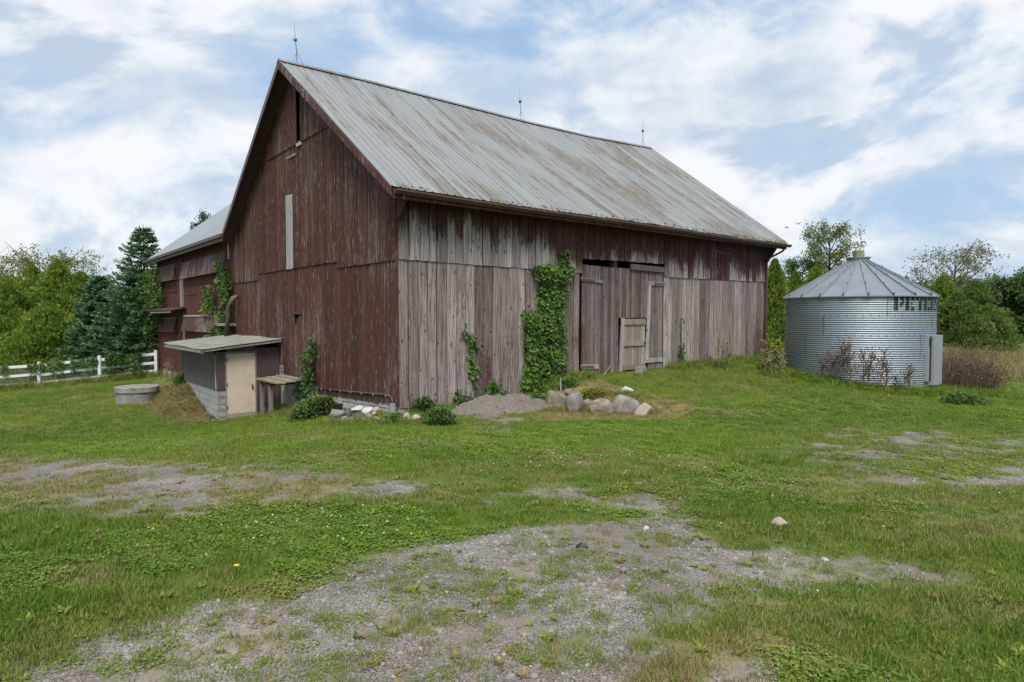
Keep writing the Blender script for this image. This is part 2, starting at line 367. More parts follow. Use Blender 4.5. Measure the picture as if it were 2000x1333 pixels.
M['wire'] = plain('fence_wire', (.42, .43, .43), .5, metal=.6, var=.1)
M['rust'] = plain('rusty_pipe_steel', (.12, .075, .06), .8, var=.35, sc=6)
M['black'] = plain('black_plastic', (.012, .012, .013), .4, var=.1)
M['conduit'] = plain('dark_conduit', (.07, .065, .065), .5, var=.1)
M['pvc'] = plain('grey_plastic_pipe', (.30, .315, .335), .5, var=.06)
M['rod'] = plain('rod_copper', (.16, .17, .18), .5, metal=.6, var=.1)
M['stone'] = plain('field_stone', (.34, .29, .232), .9, var=.42, sc=3.2, bump=1.0, bd=.06, stretch=(1, 1, 2.6), dirt=((.16, .135, .105), .6))
M['stonegrey'] = plain('grey_stone', (.285, .265, .23), .9, var=.4, sc=4.0, bump=1.0, bd=.06, dirt=((.25, .245, .22), .6))
M['stonewhite'] = plain('white_stone', (.46, .45, .43), .9, var=.12, sc=5.0, bump=.5)
M['stonepink'] = plain('pink_stone', (.36, .29, .24), .9, var=.2, sc=5.0, bump=.5)
M['stonedark'] = plain('dark_stone', (.08, .077, .072), .9, var=.3, sc=5.0, bump=.5)
M['ball'], _nt, _b = newmat('blue_glass_ball'); setb(_nt, _b, Base_Color=(.08, .26, .48), Roughness=.15)
M['bin'], _nt, _b = newmat('galvanised_steel')
_P = _nt.obj(); _v = _nt.noise(_nt.scale(_P, (1.3, 1.3, .5)), 1.2, 5, .6, w=_nt.math('MULTIPLY', _nt.rand(), 9.0)); _f = _nt.voro(_P, 60.0, 'Color')
_base = _nt.mix(_v, (.275, .325, .365), (.345, .395, .435)); _base = _nt.mix(.08, _base, _f)
_dk = _nt.step(_nt.noise(_nt.scale(_P, (6, 6, .6)), 1.0, 5, .65), .55, .8); _base = _nt.mix(_nt.math('MULTIPLY', _dk, .4), _base, (.28, .29, .30))
_rs = _nt.math('MULTIPLY', _nt.step(_nt.noise(_nt.scale(_P, (9, 9, .5)), 1.0, 5, .7, w=_nt.math('MULTIPLY', _nt.rand(), 9.0)), .62, .78), .45); _base = _nt.mix(_rs, _base, (.17, .14, .11))
setb(_nt, _b, Base_Color=_base, Metallic=.75, Normal=_nt.bump(_nt.noise(_P, 2.2, 3, .5), .35, .05), Roughness=_nt.step(_v, .2, .8, .50, .62))
M['binroof'] = plain('bin_roof_steel', (.24, .265, .295), .5, metal=.5, var=.10, sc=1.2, bump=.03, dirt=((.34, .33, .28), .22))
M['bindoor'] = plain('painted_steel_hatch', (.29, .32, .345), .5, metal=.2, var=.08, sc=2.0, stretch=(4, 4, .5), bump=.03)
M['bolt'] = plain('dark_bolt', (.05, .05, .055), .5, metal=.4, var=.1)
M['letter'], _nt, _b = newmat('black_lettering'); setb(_nt, _b, Base_Color=_nt.mix(_nt.step(_nt.noise(_nt.obj(), 16.0, 5, .7), .57, .70), (.026, .028, .032), (.20, .22, .24)), Roughness=.6, Metallic=.2)
M['mossblock'] = plain('mossy_wood', (.22, .21, .13), .9, var=.3, sc=6)
M['bark'] = plain('bark', (.10, .082, .066), .95, var=.3, sc=3, stretch=(4, 4, .7), bump=.9, bd=.03)
M['greybark'] = plain('grey_bark', (.17, .155, .14), .95, var=.25, sc=3, stretch=(4, 4, .7), bump=.6, bd=.03)
M['bird'], _nt, _b = newmat('bird_feathers'); setb(_nt, _b, Base_Color=(.02, .02, .022), Roughness=.8)

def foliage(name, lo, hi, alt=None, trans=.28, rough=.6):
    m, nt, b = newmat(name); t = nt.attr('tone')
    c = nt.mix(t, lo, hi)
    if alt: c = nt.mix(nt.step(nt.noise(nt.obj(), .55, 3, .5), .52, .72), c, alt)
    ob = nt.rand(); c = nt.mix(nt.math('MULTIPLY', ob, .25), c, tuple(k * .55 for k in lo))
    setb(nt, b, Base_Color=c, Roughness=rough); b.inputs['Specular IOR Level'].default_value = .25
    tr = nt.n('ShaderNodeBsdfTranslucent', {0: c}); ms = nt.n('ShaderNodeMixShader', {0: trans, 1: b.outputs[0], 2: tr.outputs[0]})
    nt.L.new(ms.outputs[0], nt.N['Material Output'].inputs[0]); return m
M['cedar'] = foliage('cedar_foliage', (.100, .180, .026), (.30, .41, .062), (.34, .40, .055), trans=.40)
M['cedardark'] = foliage('dark_cedar_foliage', (.070, .125, .028), (.23, .32, .070), trans=.38)
M['spruce'] = foliage('spruce_needles', (.036, .090, .040), (.145, .265, .120), trans=.26)
M['maple'] = foliage('maple_leaves', (.040, .085, .024), (.135, .215, .060), trans=.33)
M['aspen'] = foliage('light_tree_leaves', (.110, .150, .035), (.27, .32, .085), trans=.4)
M['olive'] = foliage('thin_tree_leaves', (.095, .105, .04), (.21, .205, .08), (.2, .13, .06), trans=.35)
M['vine'] = foliage('vine_leaves', (.036, .085, .013), (.165, .265, .045), (.22, .28, .04))
M['vinedark'] = foliage('dark_vine_leaves', (.030, .072, .016), (.120, .205, .050))
M['bush'] = foliage('bush_leaves', (.038, .082, .018), (.145, .225, .052))
M['yellowbush'] = foliage('yellow_green_leaves', (.11, .13, .02), (.32, .32, .045))
M['drystem'] = plain('dry_stems', (.165, .118, .070), .9, var=.35, sc=8)
M['bushstem'] = plain('dark_dry_stems', (.13, .088, .062), .9, var=.35, sc=8)
M['seed'] = plain('pale_seed_heads', (.32, .285, .20), .9, var=.2, sc=8)
M['burr'] = plain('dark_burrs', (.10, .07, .045), .9, var=.3, sc=8)
M['fieldgrass'] = foliage('dry_field_grass', (.20, .155, .085), (.40, .32, .19), trans=.2, rough=.8)

# grass blades: instancer attributes carry the dryness and tone of every tuft
def grass_mat(name, g0, g1, dry0, dry1):
    m, nt, b = newmat(name); dry = nt.attr('dry', 'INSTANCER'); tone = nt.attr('tint', 'INSTANCER'); up = nt.attr('tone')
    c = nt.mix(tone, g0, g1); dc = nt.mix(up, dry0, dry1); blade = nt.math('ADD', dry, nt.math('MULTIPLY', nt.math('SUBTRACT', up, .5), .7))
    c = nt.mix(nt.math('MULTIPLY', up, .4), c, tuple(k * 1.5 for k in g1)); c = nt.mix(nt.step(blade, .25, .75), c, dc)
    setb(nt, b, Base_Color=c, Roughness=.65); b.inputs['Specular IOR Level'].default_value = .25
    tr = nt.n('ShaderNodeBsdfTranslucent', {0: c}); ms = nt.n('ShaderNodeMixShader', {0: .25, 1: b.outputs[0], 2: tr.outputs[0]})
    nt.L.new(ms.outputs[0], nt.N['Material Output'].inputs[0]); return m
M['grass'] = grass_mat('grass_blades', (.055, .130, .010), (.160, .235, .024), (.19, .155, .060), (.33, .275, .115))
M['weed'] = grass_mat('weed_leaves', (.070, .125, .014), (.200, .240, .032), (.19, .140, .05), (.29, .21, .08))
M['pebble'], _nt, _b = newmat('pebbles')
_t = _nt.attr('tint', 'INSTANCER'); setb(_nt, _b, Base_Color=_nt.mix(_t, (.13, .122, .114), (.31, .295, .275)), Roughness=.9)
M['flower'], _nt, _b = newmat('clover_flower'); setb(_nt, _b, Base_Color=(.42, .40, .35), Roughness=.8)
M['yellowflower'], _nt, _b = newmat('yellow_petals'); setb(_nt, _b, Base_Color=(.75, .45, .02), Roughness=.7)

# ground: gravel, soil, thatch under the grass
M['ground'], nt, b = newmat('ground_surface')
P = nt.pos(); veg = nt.attr('veg'); dry = nt.attr('dry'); soil = nt.attr('soil')
n1 = nt.noise(P, 1.1, 5, .6); n2 = nt.noise(P, 7.0, 5, .65); n3 = nt.noise(P, 45.0, 4, .7)
cell = nt.n('ShaderNodeTexVoronoi', {'Vector': P, 'Scale': 120.0}); cellb = nt.n('ShaderNodeTexVoronoi', {'Vector': P, 'Scale': 31.0})
gcol = nt.mix(nt.sep(cell.outputs['Color'])[0], (.078, .069, .062), (.31, .283, .26))
gcol = nt.mix(nt.math('MULTIPLY', nt.step(nt.sep(cellb.outputs['Color'])[1], .93, .96), .5), gcol, (.42, .40, .38))
gcol = nt.mix(nt.step(n1, .48, .68), gcol, nt.mix(n3, (.17, .142, .118), (.32, .275, .235)))
gcol = nt.mix(nt.math('MULTIPLY', nt.step(nt.math('ADD', soil, nt.math('MULTIPLY', nt.math('SUBTRACT', n2, .5), .8)), .4, .6), .85), gcol, nt.mix(n3, (.16, .130, .100), (.29, .245, .195)))
tcol = nt.mix(n3, (.030, .050, .008), (.150, .180, .030))
tcol = nt.mix(nt.step(nt.math('ADD', dry, nt.math('MULTIPLY', nt.math('SUBTRACT', n2, .5), .6)), .3, .7), tcol, nt.mix(n3, (.13, .102, .048), (.28, .228, .115)))
vm = nt.step(nt.math('ADD', veg, nt.math('MULTIPLY', nt.math('SUBTRACT', nt.math('ADD', nt.math('MULTIPLY', n2, .45), nt.math('MULTIPLY', n3, .55)), .5), 1.5)), .40, .66)
gcol = nt.mix(1.0, gcol, nt.mix(nt.step(nt.noise(P, .75, 4, .6), .35, .65), (.74, .72, .70), (1.08, 1.07, 1.05)), 'MULTIPLY')
gc = nt.mix(vm, gcol, tcol)
hh = nt.math('ADD', nt.math('MULTIPLY', cell.outputs['Distance'], -.5), nt.math('ADD', nt.math('MULTIPLY', n2, .6), nt.math('MULTIPLY', n3, .5)))
setb(nt, b, Base_Color=gc, Roughness=.95, Normal=nt.bump(hh, .55, .02)); b.inputs['Specular IOR Level'].default_value = .2
M['heap'], nt, b = newmat('gravel_heap_surface'); P = nt.pos()
n3 = nt.noise(P, 40.0, 4, .7); cell = nt.voro(P, 60.0, 'Color')
setb(nt, b, Base_Color=nt.mix(nt.sep(cell)[0], (.10, .083, .068), nt.mix(n3, (.155, .130, .108), (.28, .245, .212))), Roughness=.95, Normal=nt.bump(n3, .7, .03))

# ------------------------------------------------------------------ ground sheet with its cover maps
G1 = gpoly([(-260, 885), (0, 893), (300, 902), (560, 915), (800, 928), (920, 942), (975, 962), (900, 985), (700, 975), (450, 992), (250, 1003), (0, 992), (-260, 985)])
G2 = gpoly([(-200, 1345), (0, 1285), (250, 1228), (430, 1172), (620, 1132), (660, 1105), (880, 1062), (960, 1036), (1150, 1010), (1300, 998), (1420, 1016), (1500, 1048), (1620, 1078), (1800, 1092), (1900, 1115), (1720, 1140), (1560, 1150), (1450, 1195), (1270, 1225), (1330, 1290), (1290, 1400), (900, 1700), (0, 1700)])
G3 = gpoly([(1570, 822), (1750, 832), (1950, 842), (2150, 860), (2300, 1000), (2100, 1075), (1880, 1030), (1680, 1000), (1490, 960), (1540, 900)])
G4 = gpoly([(880, 930), (1150, 945), (1330, 955), (1450, 985), (1300, 1000), (1050, 985), (900, 985)])
G5 = gpoly([(860, 815), (1050, 812), (1060, 830), (1000, 848), (900, 842)])
G6 = gpoly([(1380, 1280), (1500, 1265), (1620, 1340), (1500, 1450), (1300, 1450)])
D1 = gpoly([(300, 765), (350, 745), (424, 818), (405, 828), (340, 822), (290, 795)])
D2 = gpoly([(1100, 748), (1170, 742), (1260, 768), (1375, 798), (1330, 818), (1050, 822), (1030, 795)])
D3 = gpoly([(540, 845), (760, 850), (900, 868), (880, 884), (700, 872), (520, 862)])
FIELD = np.array([(19, 26), (30, 23.5), (70, 20), (90, 60), (20, 44), (17.5, 36)])
def cover(x, y):
    n = fbm(x, y, 1.3, 4); n5 = fbm(x + 40, y - 7, 3.4, 3)
    veg = np.ones(np.shape(x)) * (.94 + .1 * n)
    wx = 1.3 * (fbm(x + 5, y + 2, .55, 4) - .5) + .5 * (fbm(x, y + 77, 2.6, 3) - .5); wy = 1.1 * (fbm(x - 31, y + 8, .55, 4) - .5) + .5 * (fbm(x + 55, y, 2.6, 3) - .5); ox, oy = x, y; x = x + wx * np.clip(y / 8, .35, 1.3); y = y + wy * np.clip(oy / 8, .35, 1.3)
    g1 = in_poly(x, y, G1, .8); g2 = in_poly(x, y, G2, .5); g3 = in_poly(x, y, G3, 1.2); g4 = in_poly(x, y, G4, .5); g5 = in_poly(x, y, G5, .3); g6 = in_poly(x, y, G6, .3)
    def put(v, g, lo, amp): return v * (1 - g) + g * np.clip(lo + amp * (n - .5) + amp * .8 * (n5 - .5), 0, 1)
    veg = put(veg, g1, .39, 1.2); veg = put(veg, g3, .52, 1.6); veg = put(veg, g4, .58, 1.7); veg = put(veg, g2, .13, 1.15); veg = put(veg, g5, .42, 1.2); veg = put(veg, g6, .5, 1.5)
    x, y = ox, oy
    dry = np.clip(.02 + .8 * (fbm(x - 11, y + 5, .45, 4) - .5) + .6 * (fbm(x, y, 2.1, 2) - .5) + 1.1 * (fbm(x * .22 + 4, y * 1.15 + .1 * x, 1.0, 3) - .5), 0, 1)
    hay = in_poly(x, y, D1, .35)
    dry = np.maximum(dry, hay * 1.0); dry = np.maximum(dry, in_poly(x, y, D2, .4) * (.55 + .8 * n)); dry = np.maximum(dry, in_poly(x, y, D3, .7) * (.1 + .6 * n))
    dry = np.maximum(dry, .62 * g1); dry = np.maximum(dry, .36 * g3); dry = np.maximum(dry, .38 * g2)
    fld = in_poly(x, y, FIELD, 1.0); dry = np.maximum(dry, fld)
    soil = np.clip(.55 * g5 + .45 * g4 + .2 * g3 + .35 * in_poly(x, y, D2, .4), 0, 1)
    return np.clip(veg, 0, 1), np.clip(dry, 0, 1), soil
def axis_pts(a, b, fine_a, fine_b, st, stf):
    mid = list(np.arange(a, fine_a, st)) + list(np.arange(fine_a, fine_b, stf)) + list(np.arange(fine_b, b + 1e-6, st))
    lo, hi, s = [], [], st
    v = a
    while v > -2500: s *= 1.35; v -= s; lo.append(v)
    s = st; v = mid[-1]
    while v < 2500: s *= 1.35; v += s; hi.append(v)
    return np.array(lo[::-1] + mid + hi)
xs = axis_pts(-32, 32, -9, 9, .4, .12); ys = axis_pts(-4, 48, 1.5, 16, .4, .12)
XX, YY = np.meshgrid(xs, ys); ZZ = gz(XX, YY)
nx, ny = len(xs), len(ys)
idx = np.arange(nx * ny).reshape(ny, nx)
quads = np.stack([idx[:-1, :-1], idx[:-1, 1:], idx[1:, 1:], idx[1:, :-1]], -1).reshape(-1, 4)
ground = mk('ground', np.stack([XX, YY, ZZ], -1).reshape(-1, 3), quads, M['ground'], smooth=True, kind='structure')
vg, dr, so = cover(XX.ravel(), YY.ravel())
for nm, arr in (('veg', vg), ('dry', dr), ('soil', so)):
    a = ground.data.attributes.new(nm, 'FLOAT', 'POINT'); a.data.foreach_set('value', arr.astype(np.float32))

# ------------------------------------------------------------------ the barn (barn coordinates: x along the long side, y along the gable, z up)
barn = thing('bank_barn', 'large weathered red barn with rust streaked metal roof and a wing behind it', 'barn', (C0[0], C0[1], 0), PHI)
RX = np.array([-.5, 2, 4.85, 8.7, 12.4, 16.5]); RZ = np.array([9.12, 9.17, 9.175, 9.18, 9.25, 9.46])
EY, RY, LY = -.6, 5.95, 12.2
def ridge(x): return np.interp(x, RX, RZ)
def eavez(x): return 4.50 + .04 * sstep(x, 11, 16.5) - .015 * np.sin(np.asarray(x, float) * .55)
def roofz(x, y):
    if y <= RY:
        t = (y - EY) / (RY - EY); return (1 - t) * eavez(x) + t * ridge(x) - .10 * math.sin(math.pi * t) * math.sin(math.pi * np.clip(x / 16, 0, 1))
    t = (y - RY) / (LY - RY); return (1 - t) * ridge(x) + t * 4.52
def board(parent, m, axis, a0, a1, zb, zt0, zt1, off, th=.024, name='board', lean=.006, zj=.012):
    j = rng.normal(0, lean * .5, 2); o0 = off + rng.uniform(0, .009); tw = rng.normal(0, .003)
    zb0 = zb + rng.normal(0, zj); zb1 = zb + rng.normal(0, zj)
    P = [(a0 + j[0], o0 + th + tw, zb0), (a1 + j[0], o0 + th - tw, zb1), (a1 + j[0], o0, zb1), (a0 + j[0], o0, zb0),
         (a0 + j[1], o0 + th, zt0), (a1 + j[1], o0 + th, zt1), (a1 + j[1], o0, zt1), (a0 + j[1], o0, zt0)]
    Fc = [(0, 3, 2, 1), (4, 5, 6, 7), (0, 1, 5, 4), (1, 2, 6, 5), (2, 3, 7, 6), (3, 0, 4, 7)]
    if axis == 'side': P = [(a, -o, z) for a, o, z in P]
    else: P = [(-o, a, z) for a, o, z in P]; Fc = [q[::-1] for q in Fc]
    return mk(name, P, Fc, m, parent, world=False)
def spans(a, b, lo, hi, gap=(.009, .020)):
    r = []; p = a
    while p < b - .06:
        w = rng.uniform(lo, hi)
        if b - p - w < .12: w = b - p
        r.append((p, p + w - rng.uniform(*gap))); p += w
    return r

# long side wall: framing, then every board
fw = MB()
for zz in (.3, 1.7, 3.0, 4.2): fw.box(.15, 5.84, .03, .2, zz - .09, zz + .09); fw.box(9.66, 15.85, .03, .2, zz - .09, zz + .09)
fw.box(5.84, 9.66, .03, .2, 3.42, 3.62)
for xx in (.1, 4.0, 5.7, 9.8, 13.0, 15.8): fw.box(xx - .1, xx + .1, .21, .41, -.3, 4.45)
side = fw.build('side_wall', M['darkwood'], barn, world=False)
side['label'] = 'grey weathered long side wall with peeling red paint under the eaves'
lapx = np.array([0, 5.84, 9.76, 15.7]); lapz = np.array([3.01, 2.95, 2.99, 3.05])
for a0, a1 in spans(.0, 15.97, .20, .32, (.012, .028)):
    c = (a0 + a1) / 2
    zb = 3.36 + (c - 5.84) * .012 if 5.84 < c < 9.62 else float(np.interp(c, lapx, lapz))
    m_ = M['upper']
    if 12.2 < c < 13.35: m_ = M['gable']
    if abs(c - 4.0) < .11 or abs(c - 10.7) < .11: a1 -= .012
    board(side, m_, 'side', a0, a1, zb, 4.47, 4.47, .030, zj=.006)
def side_base(x): return -.38 if x < 4.4 else -.12
for A_, B_ in ((.0, 5.80), (9.66, 15.95)):
    for a0, a1 in spans(A_, B_, .20, .32, (.014, .030)):
        board(side, M['lower'], 'side', a0, a1, side_base((a0 + a1) / 2), 3.09, 3.09, 0.0, zj=.02)
for zz, x0, x1 in ((4.02, 12.22, 13.42),):
    MB().hexa([(x0, -.066, zz), (x1, -.066, zz - .05), (x1, -.058, zz - .05), (x0, -.058, zz), (x0, -.066, zz + .012), (x1, -.066, zz - .038), (x1, -.058, zz - .038), (x0, -.058, zz + .012)]).build('hatch_batten', M['paleboard'], side, world=False)

# the tall double door in the long side
dm = MB()
V = []
for y in (.03, .07):
    for x, z in ((5.95, .2), (9.58, .2), (9.58, 2.85), (5.95, 2.85), (7.38, .2), (7.38, 1.75), (8.98, 1.75), (8.98, .2)): V.append((x, y, z))
dm.add(V, [(3, 0, 4, 5), (3, 5, 6, 2), (6, 7, 1, 2), (11, 13, 12, 8), (11, 10, 14, 13), (14, 10, 9, 15), (0, 3, 11, 8), (3, 2, 10, 11), (2, 1, 9, 10), (0, 8, 12, 4), (4, 12, 13, 5), (5, 13, 14, 6), (6, 14, 15, 7), (7, 15, 9, 1)])
door = dm.build('barn_door', M['darkwood'], barn, world=False); door['label'] = 'tall board barn door with a pale small door set into it'
for a0, a1 in spans(5.90, 7.48, .13, .2, (.010, .022)): board(door, M['doorwood'], 'side', a0, a1, .03, 3.20 - (a0 - 5.9) * .025, 3.20 - (a1 - 5.9) * .025, .0)
for a0, a1 in spans(7.48, 8.86, .13, .2, (.010, .022)): board(door, M['doorwood'], 'side', a0, a1, 1.68, 3.22 - (a0 - 5.9) * .025, 3.22 - (a1 - 5.9) * .025, .002)
for a0, a1 in spans(8.88, 9.61, .13, .2, (.010, .022)): board(door, M['doorwood'], 'side', a0, a1, .06, 3.16, 3.15, .0)
def batten(name, m, x0, z0, x1, z1, h, o0=.034, th=.03, par=None):
    return MB().hexa([(x0, -o0 - th, z0), (x1, -o0 - th, z1), (x1, -o0, z1), (x0, -o0, z0), (x0, -o0 - th, z0 + h), (x1, -o0 - th, z1 + h), (x1, -o0, z1 + h), (x0, -o0, z0 + h)]).build(name, m, par or door, world=False)
batten('batten', M['greywood'], 5.82, 2.74, 6.74, 2.68, .10); batten('strap_hinge', M['rust'], 5.80, 2.77, 6.40, 2.73, .05, .066, .012)
batten('batten', M['greywood'], 5.84, .22, 6.56, .20, .13); batten('strap_hinge', M['rust'], 5.80, .26, 6.36, .24, .06, .066, .012)
batten('batten', M['doorwood'], 7.96, 3.15, 9.60, 3.13, .17, .04, .06)
batten('batten', M['greywood'], 8.84, 2.70, 9.60, 2.70, .13); batten('strap_hinge', M['rust'], 9.12, 2.74, 9.66, 2.74, .05, .066, .012)
batten('batten', M['greywood'], 8.70, .27, 9.58, .27, .14)
MB().hexa([(8.72, -.075, .36), (8.84, -.075, .36), (8.84, -.035, .36), (8.72, -.035, .36), (8.855, -.075, 2.70), (8.965, -.075, 2.70), (8.965, -.035, 2.70), (8.855, -.035, 2.70)]).build('leaning_stile', M['paleboard'], door, world=False)
sm = MB(); sm.box(7.62, 8.70, -.016, -.004, .09, 1.63)
small = sm.build('small_door', M['palewood'], barn, world=False); small['label'] = 'pale unpainted board door low in the big barn door'
for a0, a1 in spans(7.60, 8.72, .12, .17): board(small, M['palewood'], 'side', a0, a1, .07, 1.65, 1.65, .018, name='board')
MB().hexa([(7.46, -.09, .06), (7.60, -.09, .06), (7.60, -.04, .06), (7.46, -.04, .06), (7.56, -.09, 1.68), (7.69, -.09, 1.68), (7.69, -.04, 1.68), (7.56, -.04, 1.68)]).build('jamb', M['paleboard'], small, world=False)
for z0, z1 in ((.10, .25), (.82, .97), (1.47, 1.64)): MB().box(7.62, 8.70, -.078, -.054, z0, z1).build('rail', M['palewood'], small, world=False)
MB().box(8.62, 8.70, -.092, -.080, .86, .94).build('hinge', M['bolt'], small, world=False)
ib = MB(); ib.box(7.55, 7.72, .25, .42, .0, 3.6); ib.box(5.6, 9.8, .5, .65, 3.1, 3.25); ib.build('inner_post', M['greywood'], barn, world=False)

# gable wall
gw = MB()
for zz in (.2, 1.6, 2.9, 4.3): gw.box(.03, .2, .15, 11.9, zz - .09, zz + .09)
gw.box(.03, .2, 3.0, 8.9, 6.55, 6.73)
for yy in (.1, 3.2, 5.5, 6.4, 9.2, 11.9): gw.box(.21, .41, yy - .1, yy + .1, -.2, min(6.5, roofz(0, yy) - .5))
gable = gw.build('gable_wall', M['darkwood'], barn, world=False); gable['label'] = 'dark red boarded gable end wall with flaking paint'
def gtop(y): return roofz(0, y) - .07
def lapg(y): return 2.99 if y < 3.2 else (3.16 if y < 9.3 else 2.95)
for a0, a1 in spans(.0, 12.05, .22, .32, (.012, .026)):                                         # lower tier
    c = (a0 + a1) / 2
    zb = -.29 - .038 * c if c < 4.42 else (-.2 if c < 7.5 else -.75)
    if 5.74 < c < 6.1:
        board(gable, M['gable'], 'gable', a0, a1, zb, 1.50, 1.50, .0); board(gable, M['gable'], 'gable', a0, a1, 1.80, lapg(c) + .1, lapg(c) + .1, .0)
    else: board(gable, M['gable'], 'gable', a0, a1, zb, lapg(c) + .1, lapg(c) + .1, .0)
MB().box(-.06, -.02, 5.55, 6.3, 1.79, 1.87).build('lintel', M['darkwood'], gable, world=False)
for a0, a1 in spans(.0, 12.1, .22, .32, (.012, .026)):                                          # middle tier
    c = (a0 + a1) / 2
    t0, t1 = min(6.83, gtop(a0)), min(6.83, gtop(a1))
    pale = a0 < 6.56 and a1 > 6.34
    if pale:
        board(gable, M['gable'], 'gable', a0, a1, 5.40, t0, t1, .030); board(gable, M['paleboard'], 'gable', a0, a1, 3.17, 5.39, 5.39, .034)
    else: board(gable, M['gable'], 'gable', a0, a1, lapg(c) - (0.0 if c > 3.2 else .0), t0, t1, .030, zj=.008)
for a0, a1 in spans(2.75, 5.44, .22, .30) + spans(5.74, 9.15, .22, .30):          # top tier with the slot between
    board(gable, M['gable'], 'gable', a0, a1, 6.74, gtop(a0), gtop(a1), .060, zj=.008)
MB().box(-.10, -.062, 5.36, 5.72, 6.66, 6.75).build('slot_sill', M['trimwhite'], gable, world=False)
MB().box(-.095, -.088, 5.76, 6.5, 6.45, 6.50).build('patch_batten', M['paleboard'], gable, world=False)
MB().box(-.036, -.002, -.03, .055, -.33, 4.4).build('corner_board', M['gable'], gable, world=False)
MB().hexa([(-.03, -.03, 3.85), (.0, -.03, 3.85), (.0, -.03, 4.4), (-.03, -.03, 4.4), (-.03, -.05, 3.85), (.0, -.05, 3.85), (.0, -.52, 4.4), (-.03, -.52, 4.4)]).build('eave_bracket', M['gable'], gable, world=False)
MB().hexa([(15.97, -.03, 3.7), (16.0, -.03, 3.7), (16.0, -.03, 4.42), (15.97, -.03, 4.42), (15.97, -.05, 3.7), (16.0, -.05, 3.7), (16.0, -.55, 4.42), (15.97, -.55, 4.42)]).build('eave_bracket', M['darkwood'], side, world=False)
MB().box(15.955, 16.01, -.07, .03, -.2, 4.4).build('corner_board', M['lower'], side, world=False)

# hidden walls of the main barn, so that it is a closed building
bw = MB(); n = 24
for i in range(n):
    y0, y1 = 12.0 * i / n, 12.0 * (i + 1) / n
    bw.hexa([(15.95, y0, -.4), (15.99, y0, -.4), (15.99, y1, -.4), (15.95, y1, -.4), (15.95, y0, roofz(16, y0) - .07), (15.99, y0, roofz(16, y0) - .07), (15.99, y1, roofz(16, y1) - .07), (15.95, y1, roofz(16, y1) - .07)])
bw.box(8.4, 15.94, 12.0, 12.04, -.6, 4.55); bw.build('rear_wall', M['gable'], barn, world=False)
fd = MB(); fd.box(.012, .55, .0, 25.85, -2.4, -.18); fd.box(.56, 5.0, .02, .5, -1.4, -.30); fd.box(5.0, 15.9, .02, .5, -1.4, -.03); fd.box(.56, 8.6, 25.3, 25.82, -2.4, -.8)
foundation = fd.build('foundation', M['footing'], barn, world=False)
rgf = np.random.default_rng(23); k = 0                        # rough stones that show in the exposed footing
for row in range(4):
    y = .04
    while y < 4.35:
        w_ = rgf.uniform(.22, .5); zc = -.40 - row * .17 - .035 * y
        pts = [(rgf.uniform(-.015, .0), y + .02 + rgf.uniform(0, .03), zc + rgf.uniform(0, .02)), (rgf.uniform(-.015, .0), y + w_ - .015, zc + rgf.uniform(0, .02))]
        z1 = zc + .145 + rgf.uniform(-.02, .01)
        MB().hexa([(-.006 + pts[0][0], pts[0][1], zc), (-.006 + pts[1][0], pts[1][1], zc + .01), (.05, pts[1][1], zc), (.05, pts[0][1], zc), (-.004, pts[0][1] + .02, z1), (-.008, pts[1][1] - .02, z1), (.05, pts[1][1], z1), (.05, pts[0][1], z1)]).build('stone', M['footing'], foundation, world=False)
        y += w_

# roof: deck, sheets with ribs, ridge cap, fascias, gutter
dk = MB(); nxr = 12
for side_ in (0, 1):
    for i in range(nxr):
        x0 = -.46 + 16.92 * i / nxr; x1 = -.46 + 16.92 * (i + 1) / nxr
        for j in range(6):
            ya = (EY + .05 + (RY - EY - .05) * j / 6) if side_ == 0 else RY + (LY - RY) * j / 6
            yb = (EY + .05 + (RY - EY - .05) * (j + 1) / 6) if side_ == 0 else RY + (LY - RY) * (j + 1) / 6
            z = lambda x, y, dz: roofz(x, y) - dz
            dk.hexa([(x0, ya, z(x0, ya, .06)), (x1, ya, z(x1, ya, .06)), (x1, yb, z(x1, yb, .06)), (x0, yb, z(x0, yb, .06)),
                     (x0, ya, z(x0, ya, .03)), (x1, ya, z(x1, ya, .03)), (x1, yb, z(x1, yb, .03)), (x0, yb, z(x0, yb, .03))])
roof = dk.build('roof', M['darkwood'], barn, world=False); roof['label'] = 'grey sheet metal roof streaked with brown rust'
for side_ in (0, 1):
    x = -.5
    while x < 16.45:
        wdt = .61; prof = []
        for k in range(3):
            u = k * .203
            prof += [(u + .001, 0), (u + .010, .020), (u + .028, .020), (u + .040, 0)]
        prof.append((.607, 0)); lift = rng.uniform(.0, .006); nv = 10; V = []; Fc = []
        e0 = EY - .03 + rng.uniform(-.02, .015)
        for j in range(nv + 1):
            y = (e0 + (RY - e0) * j / nv) if side_ == 0 else RY + (LY + .02 - RY) * j / nv
            for u, hh in prof: V.append((x + u, y, roofz(x + u, y) + hh + lift - .012 * rng.uniform(0, 1) * (j == 0)))
        npf = len(prof)
        for j in range(nv):
            for k in range(npf - 1): a = j * npf + k; Fc.append((a, a + 1, a + 1 + npf, a + npf))
        mk('roof_sheet', V, Fc, M['roof'], roof, world=False); x += wdt
rc = MB(); xs_ = np.linspace(-.5, 16.46, 22)
for i in range(21):
    x0, x1 = xs_[i], xs_[i + 1]; z0, z1 = ridge(x0), ridge(x1)
    for s in (-1, 1):
        rc.hexa([(x0, RY, z0 + .035), (x1, RY, z1 + .035), (x1, RY + s * .17, z1 - .075), (x0, RY + s * .17, z0 - .075), (x0, RY, z0 + .055), (x1, RY, z1 + .055), (x1, RY + s * .17, z1 - .055), (x0, RY + s * .17, z0 - .055)])
rc.build('ridge_cap', M['roof'], roof, world=False)
